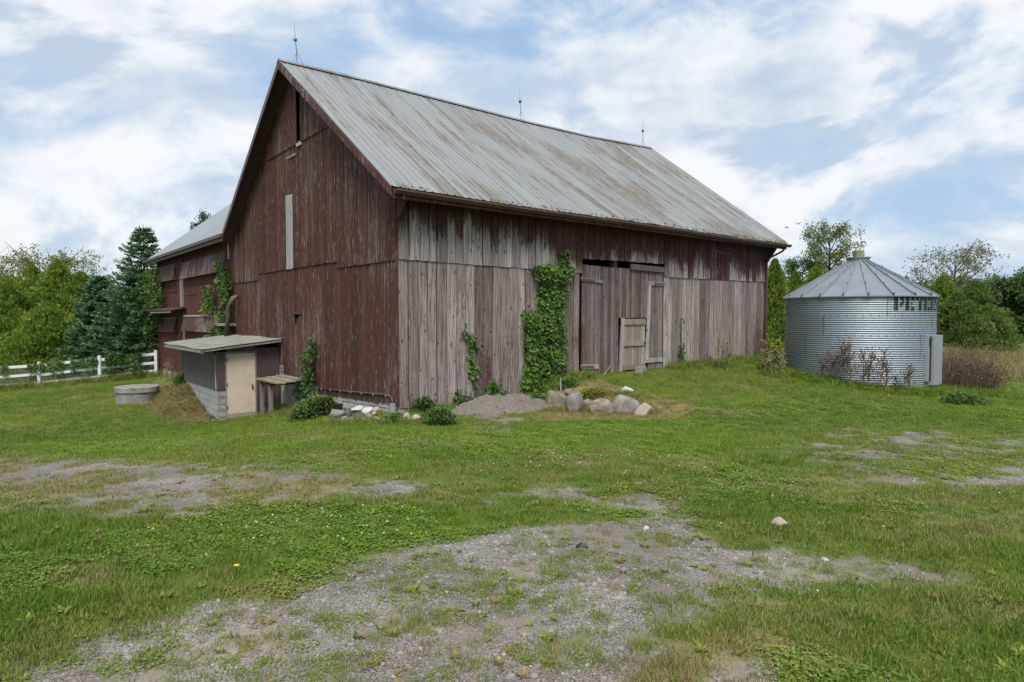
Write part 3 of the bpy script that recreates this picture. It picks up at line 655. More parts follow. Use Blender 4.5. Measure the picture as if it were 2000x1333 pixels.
def rake(x0, x1, ya, yb, za, zb, h=.2, m=None, name='rake_board'):
    MB().hexa([(x0, ya, za - h), (x1, ya, za - h), (x1, ya, za), (x0, ya, za), (x0, yb, zb - h), (x1, yb, zb - h), (x1, yb, zb), (x0, yb, zb)]).build(name, m or M['rake'], roof, world=False)
rake(-.52, -.49, EY - .02, RY, 4.47, 9.08); rake(-.52, -.49, RY, 11.75, 9.08, 4.84 - .02, m=M['gutter']); rake(16.45, 16.48, EY, RY, 4.50, 9.40); rake(16.45, 16.48, RY, LY, 9.40, 4.5)
gt = MB(); prof = [(-.605, 4.435), (-.605, 4.34), (-.67, 4.325), (-.70, 4.36), (-.735, 4.39), (-.735, 4.43), (-.72, 4.43), (-.70, 4.40)]
xs_ = np.linspace(-.42, 16.62, 16)
V = [(x, y, z - 4.5 + float(eavez(x)) + .0) for x in xs_ for y, z in prof]; k = len(prof)
gt.add(V, [(i * k + j, i * k + (j + 1) % k, (i + 1) * k + (j + 1) % k, (i + 1) * k + j) for i in range(15) for j in range(k)] + [tuple(range(k))[::-1], tuple(15 * k + j for j in range(k))])
gt.build('gutter', M['gutter'], roof, world=False)
fb = MB(); fb.hexa([(-.45, -.60, 4.24), (16.4, -.60, 4.28), (16.4, -.57, 4.28), (-.45, -.57, 4.24), (-.45, -.60, 4.45), (16.4, -.60, 4.50), (16.4, -.57, 4.50), (-.45, -.57, 4.45)]); fb.build('fascia', M['rake'], roof, world=False)
sf = MB(); sf.hexa([(-.45, -.56, 4.25), (16.4, -.56, 4.29), (16.4, -.03, 4.44), (-.45, -.03, 4.40), (-.45, -.56, 4.27), (16.4, -.56, 4.31), (16.4, -.03, 4.46), (-.45, -.03, 4.42)]); sf.build('soffit', M['darkwood'], roof, world=False)
ds = MB(); ds.tube([(16.25, -.66, 4.34), (16.22, -.55, 4.2), (15.90, -.14, 3.92), (15.885, -.12, 3.7), (15.885, -.12, .12)], .045, 6); ds.build('downspout', M['gutter'], barn, world=False)
n = 900; mx = rng.uniform(-.4, 16.4, n); P = np.stack([mx, EY + rng.exponential(.05, n), eavez(mx) + .03 + rng.uniform(-.02, .02, n)], -1)
keep = fbm(mx, mx * 0, 1.1, 3) > .42; P = P[keep]
V, Fq = leaf_quads(P, rdir(len(P)) + [0, .5, .2], rdir(len(P)), rng.uniform(.04, .09, len(P)), .04)
mk('eave_moss', V, Fq, M['mossblock'], roof, world=False, kind='stuff')
for i, (x, lean) in enumerate(((.05, -.05), (8.7, -.06), (15.95, .0))):
    b0 = np.array((x, RY, float(ridge(x)) + .05)); tp = b0 + (lean * 1.6, lean * .5, 1.12)
    rod = MB().tube([b0, b0 + (0, 0, .3), b0 * .45 + tp * .55, tp], [.012, .014, .010, .003], 6).build('lightning_rod', M['rod'], barn, world=False)
    bm = bmesh.new(); bmesh.ops.create_uvsphere(bm, u_segments=14, v_segments=10, radius=.058); me = bpy.data.meshes.new('glass_ball'); bm.to_mesh(me); bm.free()
    V = np.array([v.co for v in me.vertices]) + (b0 * .42 + tp * .58); me.vertices.foreach_set('co', V.astype(np.float32).ravel())
    link('glass_ball', me, rod, M['ball'] if i == 0 else M['conduit'], True)
    for k in range(3):
        a = R(90 * k + 20); e = b0 + (.26 * math.cos(a), .12 * math.sin(a), -.03); MB().tube([b0 + (0, 0, .32), e], .005, 4).build('brace', M['rod'], rod, world=False)

# wing on the left of the gable, one plane with it
WY = 25.9; WRX = 4.35; WS = .80
def wroofz(x): return 4.74 + (x + .47) * WS if x <= WRX else 4.74 + (WRX + .47) * WS - (x - WRX) * WS
ws = MB()
for a0, a1 in spans(12.09, WY, .2, .3, (.016, .035)):
    j = rng.uniform(0, .01); o = len(ws.v); ws.box(-.026 - j, -j, a0, a1, -1.0 + rng.normal(0, .03), 5.05)
wing = ws.build('wing_wall', M['wingwood'], barn, world=False, kind='stuff'); wing['label'] = 'dark red board wall of the barn wing with feed chute covers'
gl = MB(); n = 16
for i in range(n):
    x0, x1 = 8.7 * i / n, 8.7 * (i + 1) / n
    gl.hexa([(x0, WY - .04, -1.4), (x1, WY - .04, -1.4), (x1, WY - .005, -1.4), (x0, WY - .005, -1.4), (x0, WY - .04, wroofz(x0) - .06), (x1, WY - .04, wroofz(x1) - .06), (x1, WY - .005, wroofz(x1) - .06), (x0, WY - .005, wroofz(x0) - .06)])
gl.box(8.66, 8.7, 11.0, WY - .05, -1.0, 5.0); gl.build('wing_end_wall', M['wingwood'], barn, world=False)
wr = MB(); y = 26.3
def main_y(z): return LY - (z - 4.52) / (9.17 - 4.52) * (LY - RY)
while y > 5.9:
    y1 = y - .30; yl = max(y1, main_y(wroofz(WRX)))
    # front slope, cut where it meets the main roof
    xm = WRX if y1 > main_y(wroofz(WRX)) and y1 > 11.9 else None
    xa = -.5 if y1 > 11.85 else max(-.5, -.47 + ((4.52 + (LY - y1) / (LY - RY) * (9.17 - 4.52)) - 4.74) / WS)
    if xa < WRX:
        for (xs0, xs1) in ((xa, WRX), (WRX, 2 * WRX + .97 - (xa + .5))):
            wr.hexa([(xs0, y1, wroofz(xs0) - .03), (xs1, y1, wroofz(xs1) - .03), (xs1, y, wroofz(xs1) - .03), (xs0, y, wroofz(xs0) - .03), (xs0, y1, wroofz(xs0)), (xs1, y1, wroofz(xs1)), (xs1, y, wroofz(xs1)), (xs0, y, wroofz(xs0))])
            wr.hexa([(xs0, y - .03, wroofz(xs0) + .001), (xs1, y - .03, wroofz(xs1) + .001), (xs1, y - .002, wroofz(xs1) + .001), (xs0, y - .002, wroofz(xs0) + .001), (xs0, y - .022, wroofz(xs0) + .022), (xs1, y - .022, wroofz(xs1) + .022), (xs1, y - .010, wroofz(xs1) + .022), (xs0, y - .010, wroofz(xs0) + .022)])
    y = y1
wroof = wr.build('wing_roof', M['wingroof'], barn, world=False); wroof['label'] = 'blue grey metal roof of the wing'
MB().box(-.60, -.51, 11.76, 26.28, 4.60, 4.72).build('wing_gutter', M['gutter'], wroof, world=False)
MB().box(-.49, -.46, 11.9, 26.2, 4.48, 4.68).build('wing_fascia', M['greywood'], wroof, world=False)
MB().hexa([(-.46, 12.0, 4.60), (-.03, 12.0, 4.90), (-.03, 25.9, 4.90), (-.46, 25.9, 4.60), (-.46, 12.0, 4.62), (-.03, 12.0, 4.92), (-.03, 25.9, 4.92), (-.46, 25.9, 4.62)]).build('wing_soffit', M['darkwood'], wroof, world=False)
for y0, y1, z0, z1 in ((12.95, 19.8, 3.45, 4.18), (21.2, 24.95, 3.49, 4.23), (21.25, 25.05, .96, 1.62), (13.5, 19.7, 1.08, 1.72)):
    p = MB().hexa([(-.24, y0, z0), (-.03, y0, z0 + .03), (-.03, y1, z0 + .03), (-.24, y1, z0), (-.12, y0, z1), (-.03, y0, z1), (-.03, y1, z1), (-.12, y1, z1)]).build('chute_cover', M['feedbox'], wing, world=False)
    q = MB().hexa([(-.15, y0 - .04, z1 + .003), (-.03, y0 - .04, z1 + .05), (-.03, y1 + .04, z1 + .05), (-.15, y1 + .04, z1 + .003), (-.15, y0 - .04, z1 + .022), (-.03, y0 - .04, z1 + .07), (-.03, y1 + .04, z1 + .07), (-.15, y1 + .04, z1 + .022)]).build('cover_cap', M['greywood'], wing, world=False)
MB().hexa([(-.75, 19.5, 1.98), (-.03, 19.5, 2.12), (-.03, 26.4, 2.16), (-.75, 26.4, 2.02), (-.75, 19.5, 2.03), (-.03, 19.5, 2.17), (-.03, 26.4, 2.21), (-.75, 26.4, 2.07)]).build('canopy', M['darkwood'], wing, world=False)
MB().box(-.73, -.69, 19.5, 24.0, 1.90, 1.975).build('canopy_trim', M['greywood'], wing, world=False)
for y0, y1, z0, z1 in ((19.9, 20.25, 2.2, 3.5), (20.27, 20.6, 2.2, 3.45), (19.8, 20.1, .5, 1.9)): MB().box(-.055, -.036, y0, y1, z0, z1).build('patch_board', M['paleboard'], wing, world=False)
MB().box(-.075, -.037, 19.85, 21.1, 3.5, 4.55).build('patch_board', M['wingwood'], wing, world=False)
for y0, y1, zz in ((13.0, 18.6, 3.12), (17.6, 19.6, 2.7), (21.2, 25, 2.95)): MB().box(-.055, -.036, y0, y1, zz, zz + .08).build('batten', M['wingwood'], wing, world=False)
MB().box(-.10, -.04, 13.2, 14.6, 3.1, 3.22).build('batten', M['greywood'], wing, world=False)
MB().box(-.075, -.045, 12.62, 12.76, 3.9, 4.62).build('trim_board', M['trimwhite'], gable, world=False)
cp = [wall_pt(462, 580, 'x', -.12), wall_pt(455, 583, 'x', -.3), wall_pt(448, 597, 'x', -.4), wall_pt(445, 620, 'x', -.4), wall_pt(442, 660, 'x', -.4)]
MB().tube(cp, .085, 8).build('curved_pipe', M['rust'], barn, smooth=True, world=False)
MB().box(-.45, -.03, 11.95, 13.0, 1.38, 1.47).build('pipe_bracket', M['greywood'], barn, world=False)
cd = MB(); cd.tube([(-.05, 4.45, -.29), (-.05, 2.4, -.20), (-.05, .55, -.11), (-.05, .30, -.12), (-.06, .19, -.18), (-.07, .16, -.30), (-.07, .16, -.45)], .022, 6); cd.build('conduit', M['conduit'], barn, smooth=True, world=False)
for yy in np.linspace(.5, 4.2, 7): MB().box(-.075, -.03, yy - .012, yy + .012, -.105 - .046 * yy - .02, -.105 - .046 * yy + .03).build('conduit_clip', M['pvc'], barn, world=False)
MB().box(-.115, -.03, .11, .21, -.66, -.27).build('conduit_box', M['pvc'], barn, world=False)

# ------------------------------------------------------------------ entrance shed against the gable
SX, SY0, SY1 = -1.86, 7.51, 12.0
shed = thing('entrance_shed', 'low brown metal clad lean-to shed with a beige door against the gable', 'shed', W(SX / 2, 9.7, -1.42), PHI)
def local(parent):                                          # barn coordinates to the frame of another thing
    return lambda mb: (Wn(np.array(mb.v)), mb.f)
def bbuild(mb, name, m, parent, **k): return mk(name, Wn(np.array(mb.v)), mb.f, m, parent, **k)
def ribbed(axis, a0, a1, zb, zt, off, pitch, dep, flat=.55, zt1=None):
    mb = MB(); a = a0; pr = []
    while a < a1 - 1e-3:
        w_ = pitch
        pr += [(a, 0), (a + w_ * flat, 0), (a + w_ * (flat + .08), dep), (a + w_ * .92, dep)]; a += w_
    pr = [q for q in pr if q[0] <= a1] + [(a1, 0)]; V = []; Fc = []
    for i, (u, dd) in enumerate(pr):
        zz = zt if zt1 is None else zt + (zt1 - zt) * (u - a0) / (a1 - a0)
        for z in (zb, zz): V.append((u, off - dd, z) if axis == 'y' else (off - dd, u, z))
    for i in range(len(pr) - 1): Fc.append((2 * i, 2 * i + 2, 2 * i + 3, 2 * i + 1))
    return mb.add(V, Fc)
core = MB(); core.box(SX + .05, -.04, SY0 + .06, SY1 - .03, -.5, .58); bbuild(core, 'inner_frame', M['darkwood'], shed)
bbuild(ribbed('x', SY0 + .32, SY1, -.50, .66, SX - .004, .235, .035, zt1=.66), 'left_siding', M['greymetal'], shed)
bbuild(MB().hexa([(SX - .03, SY0 + .19, -.48), (SX - .005, SY0 + .19, -.48), (SX - .005, SY0 + .25, -.48), (SX - .03, SY0 + .25, -.48), (SX - .03, SY0 + .25, .60), (SX - .005, SY0 + .25, .60), (SX - .005, SY0 + .31, .60), (SX - .03, SY0 + .31, .60)]), 'loose_trim', M['trimwhite'], shed)
bbuild(MB().box(SX - .012, SX + .22, SY0 - .012, SY0 + .16, -.50, .66), 'corner_post', M['brownmetal'], shed)
bbuild(ribbed('y', -.74, -.01, -1.44, .75, SY0 + .0, .135, .026, .6), 'front_siding', M['brownmetal'], shed)
bbuild(MB().box(SX + .225, -.745, SY0 - .01, SY0 + .03, .655, .80), 'header_panel', M['brownmetal'], shed)
fdn = bbuild(MB().box(SX + .03, SX + .19, SY0 + .03, SY1, -1.55, -.525), 'block_wall', M['mortar'], shed)
rr = 0
for r_ in range(5):
    z0 = -1.52 + r_ * .2; y = SY0 + .20 - (.2 if r_ % 2 else 0); y = max(y, SY0 + .20)
    first = .2 if r_ % 2 else .4
    while y < SY1 - .1:
        y1 = min(y + first, SY1); first = .4
        if z0 + .19 > -1.5 + .0 * y: bbuild(MB().box(SX + .005 + rng.uniform(-.004, .004), SX + .15, y + .006, y1 - .006, z0 + .006, z0 + .192), 'block', M['blockwhite'], fdn)
        y = y1
    bbuild(MB().box(SX + .0 + rng.uniform(-.006, .006), SX + .205, SY0 - .0, SY0 + .192, z0 + .008, z0 + .190), 'block', M['block'], fdn)
    bbuild(MB().box(SX + .03, SX + .18, SY0 - .006, SY0 + .0, z0 + .085, z0 + .107), 'mortar_smear', M['blockwhite'], fdn)
dr_ = bbuild(MB().box(-1.63, -.80, SY0 - .015, SY0 + .03, -1.38, .59), 'door', M['beige'], shed)
fr = MB(); fr.box(-1.665, -1.635, SY0 - .03, SY0 + .05, -1.46, .65); fr.box(-.795, -.750, SY0 - .03, SY0 + .05, -1.46, .65); fr.box(-1.634, -.796, SY0 - .03, SY0 + .05, .595, .65); bbuild(fr, 'door_frame', M['frame'], shed)
bbuild(MB().box(-1.634, -.796, SY0 - .05, SY0 + .05, -1.46, -1.385), 'sill', M['frame'], shed)
kn = MB().tube([Wn(np.array([(-.875, SY0 - .016, -.46)]))[0], Wn(np.array([(-.875, SY0 - .06, -.46)]))[0]], [.028, .03], 8); mk('door_handle', np.array(kn.v), kn.f, M['bolt'], dr_)
for zz in (-1.1, -.4, .35): bbuild(MB().box(-1.64, -1.60, SY0 - .024, SY0 - .0155, zz, zz + .11), 'hinge', M['rust'], dr_)
bbuild(MB().box(-.90, -.85, SY0 - .019, SY0 - .0155, -.52, -.36), 'latch_plate', M['rust'], dr_)
bbuild(MB().box(-1.62, -.81, SY0 - .022, SY0 - .0155, -1.37, -1.22), 'kick_board', M['greywood'], dr_)
bbuild(MB().box(-.81, -.797, SY0 - .05, SY0 - .031, -1.2, .5), 'weather_strip', M['trimwhite'], shed)
rs = MB(); npf = []
y = SY0 - .32
while y < SY1 + .3: npf += [(y, 0), (y + .16, 0), (y + .17, .02), (y + .2, .02)]; y += .21
rz_ = lambda x, yy: .76 + (x + 2.35) * .112 + (yy - SY0) * .004 + .012 * math.sin(yy * 2.1)
V = []; Fc = []
for yy, hh in npf:
    for x in (-2.36, -1.2, -.02): V.append((x, yy, rz_(x, yy) + hh))
for i in range(len(npf) - 1):
    for k in range(2): a = i * 3 + k; Fc.append((a, a + 1, a + 4, a + 3))
rs.add(V, Fc); o = len(rs.v)
sr = bbuild(rs, 'roof', M['shedroof'], shed)
ed = MB(); ed.hexa([(-2.33, SY0 - .30, .675), (-2.29, SY0 - .30, .675), (-2.29, SY1 + .25, .705), (-2.33, SY1 + .25, .705), (-2.33, SY0 - .30, .735), (-2.29, SY0 - .30, .735), (-2.29, SY1 + .25, .765), (-2.33, SY1 + .25, .765)]); bbuild(ed, 'roof_edge_board', M['greywood'], sr)
ed = MB(); ed.hexa([(-2.28, SY0 - .30, .69), (-.05, SY0 - .30, .93), (-.05, SY0 - .26, .93), (-2.28, SY0 - .26, .69), (-2.28, SY0 - .30, .745), (-.05, SY0 - .30, .995), (-.05, SY0 - .26, .995), (-2.28, SY0 - .26, .745)]); bbuild(ed, 'roof_side_board', M['greywood'], sr)
ed = MB(); ed.hexa([(-2.28, SY0 - .25, .67), (-.05, SY0 - .25, .92), (-.05, SY1 + .2, .92), (-2.28, SY1 + .2, .69), (-2.28, SY0 - .25, .69), (-.05, SY0 - .25, .94), (-.05, SY1 + .2, .96), (-2.28, SY1 + .2, .71)]); bbuild(ed, 'roof_deck', M['darkwood'], sr)
ed = MB(); ed.box(-2.40, -2.335, SY0 - .28, SY1 + .2, .655, .715); bbuild(ed, 'gutter', M['greywood'], shed)
bbuild(MB().box(-2.405, -2.333, SY0 - .31, SY0 - .285, .62, .72), 'gutter_end', M['rust'], shed)

# shelf by the shed, notice on the gable
sh = thing('wooden_shelf', 'mossy plank shelf on posts between the shed and the vine', 'shelf', W(-.45, 6.2, -1.25), PHI)
for k in range(3): bbuild(MB().box(-.92 + k * .29, -.92 + k * .29 + .275, 5.25, 7.05, -.19 + .03 * k, -.145 + .03 * k), 'plank', M['mossblock'] if k < 2 else M['greywood'], sh)
for x, y in ((-.80, 6.85), (-.80, 6.1), (-.2, 5.6)): bbuild(MB().box(x - .05, x + .05, y - .05, y + .05, -1.5, -.195), 'post', M['greywood'], sh)
bbuild(MB().box(-.85, -.1, 5.9, 6.75, -.29, -.20), 'bearer', M['darkwood'], sh)
bbuild(MB().box(-.82, -.72, 6.12, 6.35, -.8, -.62), 'nailed_block', M['darkwood'], sh)
nb = thing('notice_sheet', 'small pale printed notice fixed to the gable beside the shed', 'notice', W(-.05, 7.28, -.1), PHI)
bbuild(MB().box(-.052, -.040, 7.10, 7.46, -.14, .22), 'panel', M['stonedark'], nb)
for i in range(3):
    for j in range(2): bbuild(MB().box(-.056, -.0525, 7.125 + j * .17, 7.125 + j * .17 + (.15 if j else .11), -.11 + i * .11, -.03 + i * .11), 'printed_box', M['pvc'], nb)

# ------------------------------------------------------------------ grain bin
BC = np.array([11.58, 21.36]); BR = 2.22; BZ = -.68
A0 = math.atan2(-BC[1], -BC[0])                             # direction from the bin to the camera; +b is to the right in the picture
RH, NC = .61, 9
gbin = thing('grain_bin', 'round corrugated galvanised steel grain bin with cone roof beside the barn', 'grain bin', (BC[0], BC[1], BZ))
def br(z): return BR + .014 * math.cos(2 * math.pi * (z / (RH / NC)))
V, Fc = [], []; nc, nr = 18, NC * 6
for i in range(nr + 1):
    z = RH * i / nr
    for k in range(nc + 1):
        a = R(90.6) * k / nc; rr = br(z) + .0025 * (k == nc); V.append((rr * math.cos(a), rr * math.sin(a), z))
for i in range(nr):
    for k in range(nc): a = i * (nc + 1) + k; Fc.append((a, a + 1, a + nc + 2, a + nc + 1))
pm = mesh_from('wall_sheet', V, np.array(Fc)); pm.materials.append(M['bin']); pm.polygons.foreach_set('use_smooth', np.ones(len(Fc), bool))
SEAM = [35, -12, -41, -25, 20]
bolts = MB()
def bolt(a, z, s=.011):
    c = np.array((math.cos(a), math.sin(a), 0)); t = np.array((-math.sin(a), math.cos(a), 0)); u = np.array((0, 0, 1.0)); p = c * (BR + .008) + u * z
    bolts.hexa([p - t * s - u * s, p + t * s - u * s, p + t * s + u * s, p - t * s + u * s] + [q + c * .014 for q in (p - t * s - u * s, p + t * s - u * s, p + t * s + u * s, p - t * s + u * s)])
for r_ in range(5):
    for q in range(4):
        o = link('wall_sheet', pm, gbin); a = A0 + R(SEAM[r_]) + q * math.pi / 2
        o.location = (0, 0, r_ * RH); o.rotation_euler = (0, 0, a)
        for k in range(NC): bolt(a + .012, r_ * RH + (k + .5) * RH / NC)
    if r_:
        for k in range(64): bolt(A0 + R(4) + 2 * math.pi * k / 64, r_ * RH + .0)
bolts.build('bolts', M['bolt'], gbin, world=False, kind='stuff')
NP = 21; ez = 5 * RH - .02; ER = BR + .085; PR = .30; PZ = ez + 1.21
for k in range(NP):
    a0 = A0 + R(7.3) + 2 * math.pi * k / NP; a1 = a0 + 2 * math.pi / NP
    V = [(ER * math.cos(a0), ER * math.sin(a0), ez), (ER * math.cos(a1), ER * math.sin(a1), ez), (PR * math.cos(a1), PR * math.sin(a1), PZ), (PR * math.cos(a0), PR * math.sin(a0), PZ)]
    mb = MB().hexa([(p[0], p[1], p[2] - .03) for p in V] + V)
    pn = mb.build('roof_panel', M['binroof'], gbin, world=False)
    c = np.array((math.cos(a0), math.sin(a0))); t = np.array((-c[1], c[0]))
    e = np.array((*(c * (ER + .012)), ez + .02)); p = np.array((*(c * PR), PZ + .02))
    MB().bar(e, p, .036, .045).build('rib', M['binroof'], pn, world=False)
    bb = MB()
    for f in (.015, .3, .55, .8):
        q = e + (p - e) * f; s = .03 if f < .1 else .013; bb.bar(q + (0, 0, .02), q + (0, 0, .05), s * 1.6, s * 1.6)
    bb.build('rib_bolt', M['bolt'], pn, world=False)
cl = MB().lathe([(PR + .03, PZ - .02), (PR + .03, PZ + .10), (PR + .07, PZ + .10), (PR + .07, PZ + .13), (.0001, PZ + .15)], n=24); cl.build('collar', M['binroof'], gbin, world=False)
lt = np.array((math.cos(A0 - math.pi / 2), math.sin(A0 - math.pi / 2), 0)) * .0
MB().box(-.13, .13, -.12, .12, PZ + .15, PZ + .36).build('cap_block', M['mossblock'], gbin, world=False)
ring = MB().lathe([(BR - .02, .0), (BR + .02, .0), (BR + .02, -.25), (BR - .02, -.25)], n=48); ring.build('base_ring', M['concrete'], gbin, world=False)
# hatch on the right flank
def binpt(b, r_, z): a = A0 + b; return np.array((r_ * math.cos(a), r_ * math.sin(a), z))
hc = R(67); cdir = binpt(hc, 1, 0); tdir = np.array((-cdir[1], cdir[0], 0))
def hbox(u0, u1, r0, r1, z0, z1):
    p = lambda u, r_, z: cdir * r_ + tdir * u + np.array((0, 0, z))
    return MB().hexa([p(u0, r1, z0), p(u1, r1, z0), p(u1, r0, z0), p(u0, r0, z0), p(u0, r1, z1), p(u1, r1, z1), p(u1, r0, z1), p(u0, r0, z1)])
ht = hbox(-.30, .40, BR - .05, BR + .16, .30, 1.83).build('hatch', M['bindoor'], gbin, world=False)
hbox(-.47, -.32, BR - .1, BR + .05, .42, 1.83).build('hatch_frame', M['bindoor'], ht, world=False)
hbox(-.335, -.30, BR - .1, BR + .09, .45, 1.80).build('hatch_hinge', M['bolt'], ht, world=False)
hbox(-.40, -.36, BR + .052, BR + .07, 1.5, 1.75).build('hatch_latch', M['bolt'], ht, world=False)
# stencilled lettering wrapped on the corrugations
FONT = {'P': ["#.###", "#.###", "#..##", "#.###", "#.##.", "#....", "#...."], 'E': ["##.##", "##.##", "##...", "##.#.", "##...", "##.##", "##.##"], 'T': ["##.##", "##.##", "..##.", "..##.", "..##.", "..##.", "..##."],
        'R': ["##.##", "##..#", "##..#", "##.#.", "##.#.", "##..#", "##..#"], 'S': [".#.##", "##...", "##...", ".#.#.", "...##", "...##", "##.#."]}
FONT['P'] = ["##.##", "##.##", "##..#", "##.##", "##.#.", "##...", "##..."]
ltop, lh = 4 * RH + .555, .41
for i, ch in enumerate('PETERS'):
    b0 = R(25.7 + 9.15 * i); mb = MB(); cw = R(7.8) / 5
    for r_, row in enumerate(FONT[ch]):
        k = 0
        while k < 5:
            if row[k] == '#':
                k1 = k
                while k1 < 5 and row[k1] == '#': k1 += 1
                z1 = ltop - r_ * lh / 7; z0 = z1 - lh / 7; nz, na = 6, 2 * (k1 - k); V = []
                for a_ in range(nz + 1):
                    z = z0 + (z1 - z0) * a_ / nz
                    for c_ in range(na + 1): V.append(binpt(b0 + cw * (k + (k1 - k) * c_ / na), br(z) + .005, z))
                mb.add(V, [(a_ * (na + 1) + c_, a_ * (na + 1) + c_ + 1, (a_ + 1) * (na + 1) + c_ + 1, (a_ + 1) * (na + 1) + c_) for a_ in range(nz) for c_ in range(na)]); k = k1
            else: k += 1
    mb.build('painted_letter', M['letter'], gbin, world=False)

# ------------------------------------------------------------------ rocks
_bm = bmesh.new(); bmesh.ops.create_icosphere(_bm, subdivisions=3, radius=1.0)
ICO_V = np.array([v.co for v in _bm.verts]); ICO_F = np.array([[v.index for v in f.verts] for f in _bm.faces]); _bm.free()
def rock_shape(seed, cuts=16, lo=.50, hi=.86, rough=.10):
    g = np.random.default_rng(seed); v = ICO_V.copy()
    for n_ in rdir(cuts, g):
        dd = g.uniform(lo, hi); k = v @ n_ - dd; v -= np.clip(k, 0, None)[:, None] * n_ * .88
    v *= (1 + rough * (fbm(v[:, 0] * 2 + seed, v[:, 1] * 2 + v[:, 2] * 1.7, 1.3, 3) - .5) * 2)[:, None]
    v -= (v.max(0) + v.min(0)) / 2; v /= (v.max(0) - v.min(0)) / 2
    return v
def rock(name, label, bbox, m, seed, group=None, depth=.85, sink=.36, tilt=0.0, cat='boulder', lift=0.0, **kw):
    x0, x1, y0, y1 = bbox; g = gpt((x0 + x1) / 2, y1 - 1); k = g[1] / F
    w_ = (x1 - x0) * k * 1.05; h_ = (y1 - y0) * k * 1.03; dpt = w_ * depth
    v = rock_shape(seed, **kw) * np.array((w_ / 2, dpt / 2, h_ / 2 * (1 + sink)))
    if tilt: c, s = math.cos(tilt), math.sin(tilt); v = np.stack([v[:, 0] * c - v[:, 2] * s, v[:, 1], v[:, 0] * s + v[:, 2] * c], -1)
    ctr = np.array((g[0] * (1 + dpt / 2 / g[1]), g[1] + dpt * .42, g[2] + lift + h_ / 2 * (1 - sink)))
    o = mk(name, v, ICO_F, m, smooth=True); o.location = tuple(ctr); FR[o] = (ctr, 0)
    return tag(o, label, cat, group)
BG = 'boulders along the ramp edge'
rock('boulder', 'rounded tan boulder leftmost of the row, beside the vine', (1065, 1109, 765, 798), M['stone'], 1, BG)
rock('boulder', 'tall pointed grey boulder, second in the row from the vine', (1106, 1141, 768, 808), M['stonegrey'], 12, BG, cuts=14, lo=.5)
rock('boulder', 'small brown boulder tucked behind the pointed grey one', (1103, 1124, 762, 776), M['stone'], 3, BG)
rock('boulder', 'small dark tan boulder wedged between the pointed and the wide boulders', (1138, 1158, 781, 801), M['stone'], 4, BG)
rock('boulder', 'wide tan boulder with dark stained left end, in the middle of the row', (1150, 1199, 782, 811), M['stone'], 5, BG, lo=.7)
rock('boulder', 'largest grey brown boulder, slanting up to the right', (1192, 1257, 777, 811), M['stonegrey'], 6, BG, depth=.7, tilt=-.12)
rock('boulder', 'low pinkish boulder at the right end of the row', (1238, 1275, 789, 814), M['stonepink'], 17, BG)
rock('boulder', 'flat pale stone lying on the grass above the boulder row', (1212, 1237, 757, 768), M['stonewhite'], 8, BG)
SG = 'stones of the rubble pile by the barn corner'
PILE = [((645, 675, 803, 822), 'stonegrey', 'broad pale lichen covered stone at the left of the rubble pile'), ((673, 687, 800, 817), 'stonedark', 'upright dark block left of the white slabs'),
        ((683, 712, 795, 809), 'stonewhite', 'long white slab on top of the rubble pile'), ((707, 730, 798, 811), 'stonewhite', 'white slab slanting right in the middle of the rubble pile'),
        ((691, 712, 807, 818), 'stonedark', 'dark stone just under the long white slab'), ((711, 732, 809, 821), 'stonegrey', 'grey angular stone below the slanting white slab'),
        ((728, 744, 797, 809), 'stonepink', 'pinkish stone at the right of the white slabs'), ((723, 738, 806, 815), 'stonepink', 'small pink stone under the pinkish one'),
        ((666, 683, 815, 826), 'stonegrey', 'grey stone at the foot of the pile, front left'), ((680, 693, 816, 826), 'stone', 'small tan stone at the foot of the pile'),
        ((730, 742, 815, 826), 'stonepink', 'pink stone at the foot of the pile, front right'), ((715, 732, 791, 800), 'stonewhite', 'white slab against the footing behind the pile'),
        ((700, 712, 788, 797), 'stonedark', 'dark stone against the footing behind the long white slab'), ((694, 703, 792, 800), 'stonegrey', 'small grey stone behind the long white slab'),
        ((700, 716, 817, 826), 'stone', 'tan stone at the middle of the front of the pile'), ((788, 802, 808, 823), 'stonepink', 'pointed pink stone right of the grey pipe'), ((804, 823, 812, 826), 'stonepink', 'broken reddish stone near the gravel heap')]
for i, (bb, mm, lb) in enumerate(PILE): rock('stone', lb, bb, M[mm], 40 + i, SG, cat='stone', cuts=13, lo=.5, hi=.85, depth=1.0, sink=.25)
rock('stone', 'pale flat stone lying in the grass on the right foreground', (1506, 1536, 1014, 1032), M['stonepink'], 70, None, cat='stone', lo=.5)
rock('stone', 'small white stone on the gravel, middle of the drive', (1256, 1268, 1031, 1040), M['stonewhite'], 71, None, cat='stone', lo=.5)
rock('stone', 'small pale stone on the gravel below the flat stone', (1604, 1618, 1092, 1099), M['stonewhite'], 72, None, cat='stone', lo=.5)
g = gpt(1138, 1073); MB().tube([g + (-.045, 0, .012), g + (-.01, .02, .02), g + (.04, .005, .014)], [.012, .02, .012], 6).build('rubber_scrap', M['black'])
tag(bpy.data.objects['rubber_scrap'], 'black rubber scrap lying on the gravel', 'scrap')
